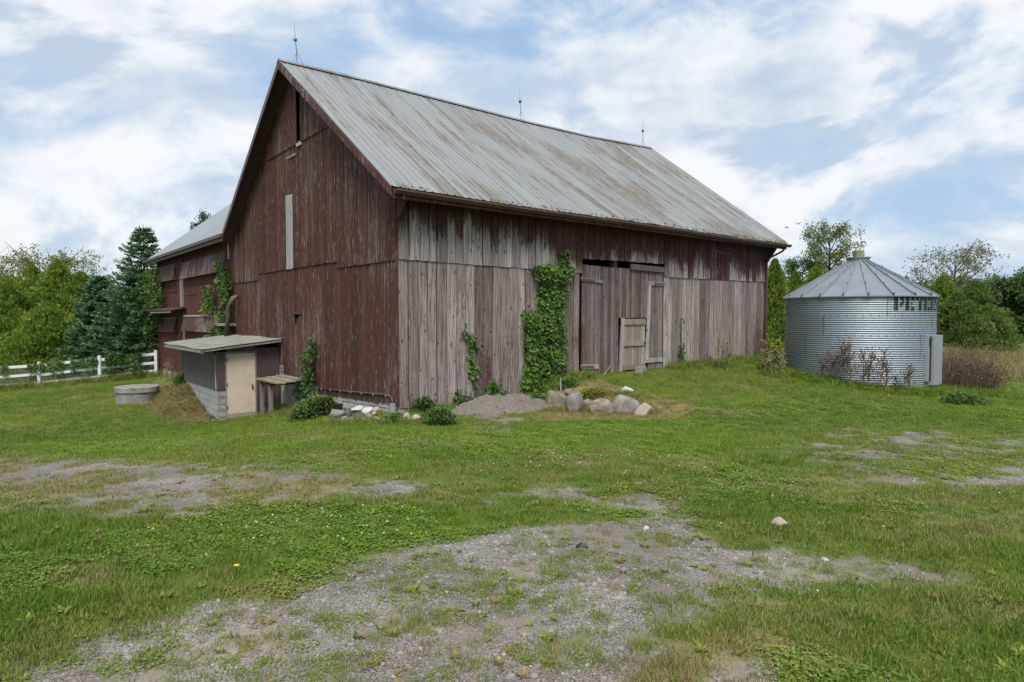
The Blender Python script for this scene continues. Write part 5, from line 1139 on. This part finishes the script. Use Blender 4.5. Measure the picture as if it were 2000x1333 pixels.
def dry_plant(label, px, py, top, seed, spread=.16, n_br=14, heads='burr', name='dry_weed', group='dry weed stalks round the bin', Y=None):
    g = np.random.default_rng(seed); b0 = gpt(px, py) if Y is None else np.array(((px - CX) / F * Y, Y, float(gz((px - CX) / F * Y, Y))))
    H = (py - top) * b0[1] / F; t = thing(name, label, 'dry plant', b0, 0, group); st = MB(); hd = MB(); lean = g.normal(0, .06, 2)
    P0 = np.array((0, 0, -.05)); P1 = np.array((lean[0] * H, lean[1] * H, H)); st.tube([P0, (P0 + P1) / 2 + (*g.normal(0, .02, 2), 0), P1], [.017, .013, .006], 5)
    for k in range(n_br):
        u = g.uniform(.25, .98); c = P0 + (P1 - P0) * u; a = g.uniform(0, 2 * math.pi); L = spread * H * (1.25 - u * .7) * g.uniform(.6, 1.3); e = c + np.array((math.cos(a) * L, math.sin(a) * L, L * g.uniform(.7, 1.7)))
        st.tube([c, (c + e) / 2 + (0, 0, -.1 * L), e], [.009, .007, .004], 3, False)
        for q in range(4):
            hpt = c + (e - c) * g.uniform(.5, 1.05) + g.normal(0, .025, 3); s = g.uniform(.009, .02)
            hd.add([hpt + (s, 0, 0), hpt + (-s, 0, 0), hpt + (0, s, 0), hpt + (0, -s, 0), hpt + (0, 0, s), hpt + (0, 0, -s)], [(0, 2, 4), (2, 1, 4), (1, 3, 4), (3, 0, 4), (2, 0, 5), (1, 2, 5), (3, 1, 5), (0, 3, 5)])
    st.build('stalk', M['drystem'], t, world=False); hd.build('seed_heads', M[heads], t, world=False, kind='stuff'); return t
def bin_Y(px):
    s = (px - 1681) / 150.0; return BC[1] * 1.0 - 2.36 * math.sqrt(max(0, 1 - min(1, abs(s)) ** 2)) * .93 - s * 1.05
for i, (px, top, lb) in enumerate([(1581, 728, 'short dry stalk at the far left foot of the bin'), (1607, 703, 'first tall dry stalk from the left before the bin'), (1626, 690, 'thin dry stalk left of the tallest stalks'), (1637, 678, 'dry stalk second of the tall cluster before the bin'), (1649, 668, 'tallest dry stalk with dark burrs before the bin'),
        (1662, 684, 'dry stalk right of the tallest one'), (1686, 690, 'thick dry stalk leaning left at the middle of the bin'), (1697, 684, 'branching dry stalk at the middle of the bin'), (1716, 690, 'straight dry stalk right of the middle of the bin'), (1733, 706, 'slender dry stalk with side twigs'), (1752, 738, 'short dry stalk below the lettering'), (1778, 715, 'lone dry stalk left of the hatch')]):
    Yb = bin_Y(px) - .22; gb = float(gz((px - CX) / F * Yb, Yb)); pyb = 620 + (CAMZ - gb) / Yb * F
    dry_plant(lb, px, pyb, top, 100 + i, n_br=34, Y=Yb, spread=.24)
# the big brown bush right of the bin
g = np.random.default_rng(77); bw0 = at(1880, 780, 20.6); bw0[2] = gz(bw0[0], bw0[1]); db = thing('dry_bush', 'big brown dry weed bush with pale seed heads right of the bin', 'dry bush', bw0); st = MB(); hp_, hd_ = [], []
for k in range(560):
    a = g.uniform(0, 2 * math.pi); r0 = g.random() ** .5 * .75; b0 = np.array((math.cos(a) * r0 * 1.35, math.sin(a) * r0 * .8, 0)); b0[2] = gz(bw0[0] + b0[0], bw0[1] + b0[1]) - bw0[2] - .03
    H = g.uniform(.55, 1.75) * (1 - .25 * r0); e = b0 + np.array((b0[0] * .45 + g.normal(0, .26), b0[1] * .45 + g.normal(0, .2), H)); md = (b0 + e) / 2 + g.normal(0, .05, 3); st.tube([b0, md, e], [.007, .005, .002], 3, False)
    for q in range(4):
        u = g.uniform(.4, 1); c = b0 + (e - b0) * u; e2 = c + (g.normal(0, .12), g.normal(0, .12), g.uniform(.05, .22)); st.tube([c, e2], [.004, .002], 3, False); hp_.append(e2)
st.build('stems', M['bushstem'], db, world=False); hp_ = np.array(hp_); sel = g.random(len(hp_)) < .5
V, Fq = leaf_quads(hp_[sel], rdir(sel.sum(), g), rdir(sel.sum(), g), .03, .024); mk('seed_heads', V, Fq, M['seed'], db, world=False, kind='stuff')
V, Fq = leaf_quads(hp_[~sel], rdir((~sel).sum(), g), rdir((~sel).sum(), g), .07, .03); mk('withered_leaves', V, Fq, M['bushstem'], db, world=False, kind='stuff')
for i, (px, py, top, lb) in enumerate([(1498, 735, 668, 'dry stalk at the foot of the barn downspout'), (1508, 738, 690, 'dry grassy stalk right of the downspout'), (1522, 740, 686, 'dry stalk under the yellow shrub'), (1532, 742, 700, 'dry stalk touching the left side of the bin'), (1404, 722, 660, 'dry stalk on the side wall left of the wispy weed'), (1424, 722, 668, 'dry stalk on the side wall right of the wispy weed')]):
    dry_plant(lb, px, py, top, 140 + i, n_br=16, heads='seed', group='dry stalks at the barn corner')
for i, (px, py, top, lb) in enumerate([(338, 748, 700, 'dry pale stalk before the wing left of the shed'), (352, 750, 708, 'dry stalk touching the shed siding'), (326, 744, 708, 'dry stalk near the last fence post')]):
    dry_plant(lb, px, py, top, 160 + i, n_br=18, heads='seed', group='dry stalks by the wing')

# ------------------------------------------------------------------ grass, weeds and pebbles (instanced ground cover)
def bank(name, objs):
    c = bpy.data.collections.new(name)
    for i, o in enumerate(objs): o.name = '%s_%02d' % (name, i); c.objects.link(o)
    return c
def proto(V, Fq, tone, m):
    me = leaf_mesh('proto', V, Fq, tone, m); return bpy.data.objects.new('proto', me)
def blades(seed, n, rad, h0, h1, w_, lean=.35, segs=2):
    g = np.random.default_rng(seed); V, Fc, T = [], [], []
    for i in range(n):
        a = g.uniform(0, 6.28); r_ = rad * math.sqrt(g.random()); b = np.array((math.cos(a) * r_, math.sin(a) * r_, -.006)); H = g.uniform(h0, h1); d2 = g.normal(0, lean, 2); yaw = g.uniform(0, 6.28); s = np.array((math.cos(yaw), math.sin(yaw), 0)) * w_ / 2
        m_ = b + np.array((d2[0] * H * .35, d2[1] * H * .35, H * .6)); e = b + np.array((d2[0] * H, d2[1] * H, H * g.uniform(.75, 1))); o = len(V); V += [b - s, b + s, m_ + s * .8, m_ - s * .8, e + s * .12, e - s * .12]; Fc += [(o, o + 1, o + 2, o + 3), (o + 3, o + 2, o + 4, o + 5)]; tn = g.random(); T += [tn, tn]
    return proto(np.array(V), np.array(Fc), np.array(T), M['grass'])
def rosette(seed, n, L0, L1, wr, up, m):
    g = np.random.default_rng(seed); a = np.arange(n) * 2.4 + g.normal(0, .3, n); P = np.stack([np.cos(a) * .01, np.sin(a) * .01, np.full(n, .004)], -1); u = g.uniform(*up, n)
    D = np.stack([np.cos(a), np.sin(a), u], -1); Nn = np.stack([-np.cos(a) * u, -np.sin(a) * u, np.ones(n)], -1) + g.normal(0, .15, (n, 3)); ln = g.uniform(L0, L1, n)
    V, Fq = leaf_quads(P, D, Nn, ln, ln * wr, -.05); return proto(V, Fq, g.random(n), m)
def clover(seed, n, rad, h, s, m):
    g = np.random.default_rng(seed); a = g.uniform(0, 6.28, n); r_ = rad * np.sqrt(g.random(n)); P = np.stack([np.cos(a) * r_, np.sin(a) * r_, h * g.uniform(.2, 1, n) * (1 - .5 * r_ / rad)], -1)
    V, Fq = leaf_quads(P, rdir(n, g) * (1, 1, .3), np.array((0, 0, 1.0)) + g.normal(0, .35, (n, 3)), g.uniform(s * .7, s * 1.3, n), s * .85, .05); return proto(V, Fq, g.random(n), m)
def instances(name, coll, P, rot, scl, idx_, dry, tint, label, cat):
    me = bpy.data.meshes.new(name); me.from_pydata([tuple(map(float, p)) for p in P], [], []); o = bpy.data.objects.new(name, me); col.objects.link(o)
    def at_(nm, typ, arr, key): a_ = me.attributes.new(nm, typ, 'POINT'); a_.data.foreach_set(key, np.ascontiguousarray(arr).ravel())
    at_('rot', 'FLOAT_VECTOR', rot.astype(np.float32), 'vector'); at_('scl', 'FLOAT_VECTOR', scl.astype(np.float32), 'vector'); at_('idx', 'INT', idx_.astype(np.int32), 'value')
    at_('dry', 'FLOAT', dry.astype(np.float32), 'value'); at_('tint', 'FLOAT', tint.astype(np.float32), 'value')
    ng = bpy.data.node_groups.new(name, 'GeometryNodeTree'); ng.interface.new_socket(name='Geometry', in_out='INPUT', socket_type='NodeSocketGeometry'); ng.interface.new_socket(name='Geometry', in_out='OUTPUT', socket_type='NodeSocketGeometry')
    N, L = ng.nodes, ng.links; gi = N.new('NodeGroupInput'); go = N.new('NodeGroupOutput'); ci = N.new('GeometryNodeCollectionInfo'); ci.inputs[0].default_value = coll; ci.inputs['Separate Children'].default_value = True; ci.inputs['Reset Children'].default_value = True
    ip = N.new('GeometryNodeInstanceOnPoints'); ip.inputs['Pick Instance'].default_value = True
    def na(nm, typ): q = N.new('GeometryNodeInputNamedAttribute'); q.data_type = typ; q.inputs[0].default_value = nm; return q.outputs[0]
    L.new(gi.outputs[0], ip.inputs['Points']); L.new(ci.outputs[0], ip.inputs['Instance']); L.new(na('idx', 'INT'), ip.inputs['Instance Index']); L.new(na('rot', 'FLOAT_VECTOR'), ip.inputs['Rotation']); L.new(na('scl', 'FLOAT_VECTOR'), ip.inputs['Scale']); L.new(ip.outputs[0], go.inputs[0])
    md = o.modifiers.new('cover', 'NODES'); md.node_group = ng
    return tag(o, label, cat, kind='stuff')
def sample_ground(bands, g):
    out_ = []
    for y0, y1, dens in bands:
        hw = lambda y: .86 * y + 1.6
        n = int((hw(y0) + hw(y1)) * (y1 - y0) * dens); y = g.uniform(y0, y1, n); x = g.uniform(-1, 1, n) * hw(y1); k = abs(x) < hw(y); out_.append(np.stack([x[k], y[k]], -1))
    return np.concatenate(out_)
def off_barn(q):
    l = np.stack([(q - C0) @ AX, (q - C0) @ BX], -1); lx, ly = l[:, 0], l[:, 1]
    ok = ~((lx > -.02) & (ly > -.02) & (lx < 16.2) & (ly < 26)) & ~((lx > -1.9) & (lx < 0) & (ly > 7.45) & (ly < 12.05)) & (np.hypot(q[:, 0] - BC[0], q[:, 1] - BC[1]) > BR + .03) & (np.hypot(q[:, 0] - wc[0], q[:, 1] - wc[1]) > .68)
    ok = ok & ~((lx > -1.15) & (lx < 0) & (ly > .5) & (ly < 3.4) & (vnoise(lx * 9, ly * 9) < .8))
    return ok & ~((abs(lx - 2.25) / 1.6) ** 2 + (abs(ly + 1.0) / .85) ** 2 < 1)
g = np.random.default_rng(11)
tufts = bank('tuft', [blades(1, 34, .085, .030, .062, .0046), blades(2, 30, .085, .025, .055, .0050, .5), blades(3, 38, .095, .035, .075, .0044), blades(4, 26, .08, .02, .045, .0055, .6),
                      clover(5, 46, .09, .045, .021, M['grass']), blades(6, 30, .10, .10, .22, .006, .4), blades(7, 44, .12, .14, .30, .007, .5)])
q = sample_ground([(2.2, 4, 340), (4, 6.5, 200), (6.5, 10, 105), (10, 15, 62), (15, 22, 36), (22, 36, 16)], g); q = q[off_barn(q)]
vg, dr, so = cover(q[:, 0], q[:, 1]); nn = fbm(q[:, 0], q[:, 1], 5.5, 3); n2 = fbm(q[:, 0] + 9, q[:, 1] + 31, 11.0, 2)
keep = (vg + (nn - .5) * 1.0 + (n2 - .5) * .7) > .22 + .46 * g.random(len(q)); q, vg, dr = q[keep], vg[keep], dr[keep]
n = len(q); d_ = q[:, 1]; z = gz(q[:, 0], q[:, 1]); grow = 1 + np.clip((d_ - 4) / 14, 0, 2.0); hgt = (.68 + .55 * fbm(q[:, 0], q[:, 1], .9, 3)) * (.45 + .55 * vg) * (1 + .25 * np.clip((d_ - 8) / 20, 0, 1)) * np.where((nn[keep] > .60) & (n2[keep] > .5), 1.55, 1.0)
ix = g.choice(4, n, p=[.32, .26, .24, .18]); lush = fbm(q[:, 0] + 70, q[:, 1], .8, 3); ix = np.where((lush > .56) & (g.random(n) < .6) & (d_ < 16) & (dr < .55), 4, ix)
tint = np.clip(.5 + 1.5 * (fbm(q[:, 0] + 3, q[:, 1] + 50, .35, 4) - .5) + g.normal(0, .26, n), 0, 1)
grow = grow * np.where(vg < .5, .75, 1.0); scl = np.stack([grow * g.uniform(.8, 1.2, n), grow * g.uniform(.8, 1.2, n), hgt * g.uniform(.8, 1.25, n)], -1); rot = np.stack([g.normal(0, .06, n), g.normal(0, .06, n), g.uniform(0, 6.28, n)], -1)
instances('lawn_grass', tufts, np.stack([q[:, 0], q[:, 1], z], -1), rot, scl, ix, np.clip(dr + g.normal(0, .12, n), 0, 1), tint, 'mown green grass covering the yard in front of the barn', 'grass')
# longer grass at the foot of bin, fence, walls and in the hay bank
L_ = []
a = g.uniform(0, 6.28, 1600); r_ = BR + .06 + g.exponential(.26, 1600); L_.append(np.stack([BC[0] + np.cos(a) * r_, BC[1] + np.sin(a) * r_, np.full(1600, .05)], -1))
x = g.uniform(fp[0][0], fp[-1][0] + 1.5, 620); L_.append(np.stack([x, 33.7 + g.normal(0, .22, 620), np.full(620, .35)], -1))
s = g.uniform(9.8, 17.5, 420); p = C0 + s[:, None] * AX - (g.exponential(.22, 420) + .05)[:, None] * BX; L_.append(np.concatenate([p, np.full((420, 1), .35)], 1))
s = g.uniform(.2, 6, 260); p = C0 + s[:, None] * AX - (g.exponential(.16, 260) + .08)[:, None] * BX; L_.append(np.concatenate([p, np.full((260, 1), .2)], 1))
s = g.uniform(4.3, 7.4, 160); p = C0 + s[:, None] * BX - (g.exponential(.3, 160) + .1)[:, None] * AX; L_.append(np.concatenate([p, np.full((160, 1), .4)], 1))
lo, hi = D1.min(0), D1.max(0); p = lo + (hi - lo) * g.random((2600, 2)); p = p[in_poly(p[:, 0], p[:, 1], D1, .15) > .4]; L_.append(np.concatenate([p, np.full((len(p), 1), 1.0)], 1))
p = W(6, -3)[:2] + g.normal(0, 1, (500, 2)) * (.9, .7); p = gpt(1215, 778)[:2] + g.normal(0, .35, (160, 2)); L_.append(np.concatenate([p, np.full((160, 1), .45)], 1))
p = bw0[:2] + g.normal(0, 1, (420, 2)) * (1.0, .55) - (0, .5); L_.append(np.concatenate([p, np.full((420, 1), .05)], 1))
p = np.concatenate([gpt(x, 803)[:2] + g.normal(0, 1, (26, 2)) * (.22, .12) - (0, .05) for x in (1075, 1110, 1145, 1185, 1225, 1262)]); L_.append(np.concatenate([p, np.full((len(p), 1), .5)], 1))
p = np.concatenate([gpt(x, 828)[:2] + g.normal(0, 1, (20, 2)) * (.22, .10) for x in (655, 690, 725, 770, 815)]); L_.append(np.concatenate([p, np.full((len(p), 1), .35)], 1))
T = np.concatenate(L_); T = T[off_barn(T[:, :2])]; n = len(T); hay = T[:, 2] > .9
rot = np.stack([g.normal(0, .18, n), g.normal(0, .18, n), g.uniform(0, 6.28, n)], -1); s0 = g.uniform(.6, 1.15, n); s0 = np.where(T[:, 1] > 25, s0 * 1.6, s0); s0 = np.where((T[:, 1] < 16.5) & ~hay, s0 * .6, s0); sz = np.where(hay, s0 * .38, s0)
instances('tall_grass', tufts, np.stack([T[:, 0], T[:, 1], gz(T[:, 0], T[:, 1])], -1), rot, np.stack([s0 * 1.5, s0 * 1.5, sz], -1), g.integers(5, 7, n), np.clip(T[:, 2] + g.normal(0, .15, n), 0, 1), g.random(n), 'longer unmown grass along walls, fence and bin', 'grass')
# dry field grass on the right
lo, hi = np.array((16, 22)), np.array((60, 46)); p = lo + (hi - lo) * g.random((5200, 2)); p = p[in_poly(p[:, 0], p[:, 1], FIELD, .8) > .5]; n = len(p)
instances('dry_field', tufts, np.stack([p[:, 0], p[:, 1], gz(p[:, 0], p[:, 1])], -1), np.stack([g.normal(0, .1, n), g.normal(0, .1, n), g.uniform(0, 6.28, n)], -1), np.stack([np.full(n, 3.0), np.full(n, 3.0), g.uniform(1.2, 2.6, n)], -1), g.integers(5, 7, n), np.clip(.93 + g.normal(0, .1, n), 0, 1), g.random(n), 'pale dry field grass at the right behind the bin', 'field grass')
# broad leaved weeds in gravel and lawn
weeds = bank('weed', [rosette(1, 11, .04, .085, .45, (.2, .9), M['weed']), rosette(2, 15, .03, .07, .42, (.3, 1.2), M['weed']), clover(3, 70, .10, .04, .017, M['weed']), rosette(4, 26, .03, .08, .16, (.4, 2.0), M['weed']), clover(5, 50, .07, .03, .013, M['weed'])])
q = sample_ground([(2.2, 4, 90), (4, 6.5, 55), (6.5, 10, 22), (10, 14, 6)], g); q = q[off_barn(q)]; vg, dr, so = cover(q[:, 0], q[:, 1]); nn = fbm(q[:, 0] + 60, q[:, 1] + 11, 2.6, 3)
keep = ((vg < .45) & (nn > .50) & (g.random(len(q)) < .75)) | ((vg >= .45) & (vg < .93) & (nn > .46) & (g.random(len(q)) < .8)) | ((vg >= .93) & (nn > .57) & (g.random(len(q)) < .6)); q, vg, dr = q[keep], vg[keep], dr[keep]; n = len(q); s0 = g.uniform(.35, .85, n) * np.where(vg < .4, .9, 1.1)
instances('low_weeds', weeds, np.stack([q[:, 0], q[:, 1], gz(q[:, 0], q[:, 1])], -1), np.stack([g.normal(0, .08, n), g.normal(0, .08, n), g.uniform(0, 6.28, n)], -1), np.stack([s0, s0, s0 * g.uniform(.7, 1.2, n)], -1), g.choice(5, n, p=[.2, .2, .26, .12, .22]), np.clip(g.beta(1.2, 4, n) + .25 * (vg < .3), 0, 1), g.random(n), 'low broad leaved weeds scattered in gravel and lawn', 'weeds')
# small yellow green grass clumps that stand in the open gravel
c = sample_ground([(2.2, 4, 16), (4, 6.5, 11), (6.5, 11, 6)], g); c = c[off_barn(c)]; vg, dr, so = cover(c[:, 0], c[:, 1]); c = c[(vg < .5) & (fbm(c[:, 0] + 13, c[:, 1] - 4, 1.2, 3) > .40)]
k_ = g.integers(3, 16, len(c)); q = np.repeat(c, k_, 0) + g.normal(0, 1, (k_.sum(), 2)) * np.repeat(.02 + .012 * k_ * g.uniform(.3, 1, len(c)), k_)[:, None] * (1.3, .8); n = len(q); hv = np.repeat(g.beta(1.3, 2.2, len(c)), k_)
instances('gravel_grass', tufts, np.stack([q[:, 0], q[:, 1], gz(q[:, 0], q[:, 1])], -1), np.stack([g.normal(0, .1, n), g.normal(0, .1, n), g.uniform(0, 6.28, n)], -1), np.stack([np.full(n, .5), np.full(n, .5), g.uniform(.35, .95, n)], -1), g.choice([0, 2, 3, 4], n), np.clip(.05 + .75 * hv + g.normal(0, .1, n), 0, 1), np.clip(.75 + g.normal(0, .2, n), 0, 1), 'small yellowish grass clumps standing in the gravel drive', 'grass')
# pebbles
peb = []
for i in range(3):
    v = rock_shape(200 + i, 9, .55)[:42]; bm_ = bmesh.new(); bmesh.ops.create_icosphere(bm_, subdivisions=1, radius=1.0); vv_ = np.array([w_.co for w_ in bm_.verts]); ff_ = np.array([[w_.index for w_ in f.verts] for f in bm_.faces]); bm_.free()
    gg = np.random.default_rng(i); vv_ = vv_ * gg.uniform(.75, 1.2, (len(vv_), 1)) * (1, .8, .6); me = mesh_from('pebble', vv_, ff_); me.materials.append(M['pebble']); peb.append(bpy.data.objects.new('pebble', me))
peb = bank('pebble', peb); q = sample_ground([(2.2, 4, 700), (4, 6.5, 330), (6.5, 11, 120)], g); q = q[off_barn(q)]; vg, dr, so = cover(q[:, 0], q[:, 1]); keep = vg + (fbm(q[:, 0], q[:, 1], 3, 3) - .5) < .42; q = q[keep]; n = len(q); s0 = np.minimum(.004 + g.exponential(.0038, n), .022) * np.where(q[:, 1] > 6, 1.1, 1)
hs = hp[(hh.ravel() > .04)]; hs = hs[g.integers(0, len(hs), 900)] + g.normal(0, 1, (900, 3)) * (.03, .03, 0); sh_ = np.minimum(.006 + g.exponential(.007, 900), .04); q = np.concatenate([q, hs[:, :2]]); s0 = np.concatenate([s0, sh_]); zq = np.concatenate([gz(q[:n, 0], q[:n, 1]) + s0[:n] * .2, hs[:, 2]]); n = len(q)
instances('gravel_pebbles', peb, np.stack([q[:, 0], q[:, 1], zq], -1), np.stack([g.uniform(-.4, .4, n), g.uniform(-.4, .4, n), g.uniform(0, 6.28, n)], -1), np.stack([s0, s0, s0], -1), g.integers(0, 3, n), np.zeros(n), np.clip(g.beta(2, 2.2, n), 0, 1), 'loose grey pebbles of the gravel drive', 'gravel')
# clover blossoms in two patches of the lawn
bm_ = bmesh.new(); bmesh.ops.create_icosphere(bm_, subdivisions=1, radius=.008); me = bpy.data.meshes.new('blossom'); bm_.to_mesh(me); bm_.free(); me.materials.append(M['flower']); fl = bank('blossom', [bpy.data.objects.new('blossom', me)])
c = [gpt(x, y)[:2] for x, y in ((470, 1045), (560, 1030), (640, 1045), (700, 1035), (1080, 900), (1180, 905), (1290, 915))]; p = np.concatenate([cc + g.normal(0, 1, (11, 2)) * (.6, .3) for cc in c]); p = np.concatenate([p, sample_ground([(3, 9, .9)], g)]); vg, _, _ = cover(p[:, 0], p[:, 1]); p = p[vg > .7]; n = len(p)
instances('clover_blossoms', fl, np.stack([p[:, 0], p[:, 1], gz(p[:, 0], p[:, 1]) + g.uniform(.045, .075, n)], -1), np.zeros((n, 3)), np.ones((n, 3)) * g.uniform(.7, 1.3, (n, 1)), np.zeros(n), np.zeros(n), np.ones(n), 'small white clover blossoms in the lawn', 'clover')
b0 = gpt(461, 1131); dd = thing('dandelion', 'single yellow dandelion flower in the left lawn', 'flower', b0); MB().tube([(0, 0, -.01), (.005, 0, .075)], .002, 4).build('stem', M['vine'], dd, world=False); MB().lathe([(.001, .074), (.012, .078), (.018, .086), (.001, .088)], c=(.005, 0, 0), n=10).build('blossom', M['yellowflower'], dd, world=False)
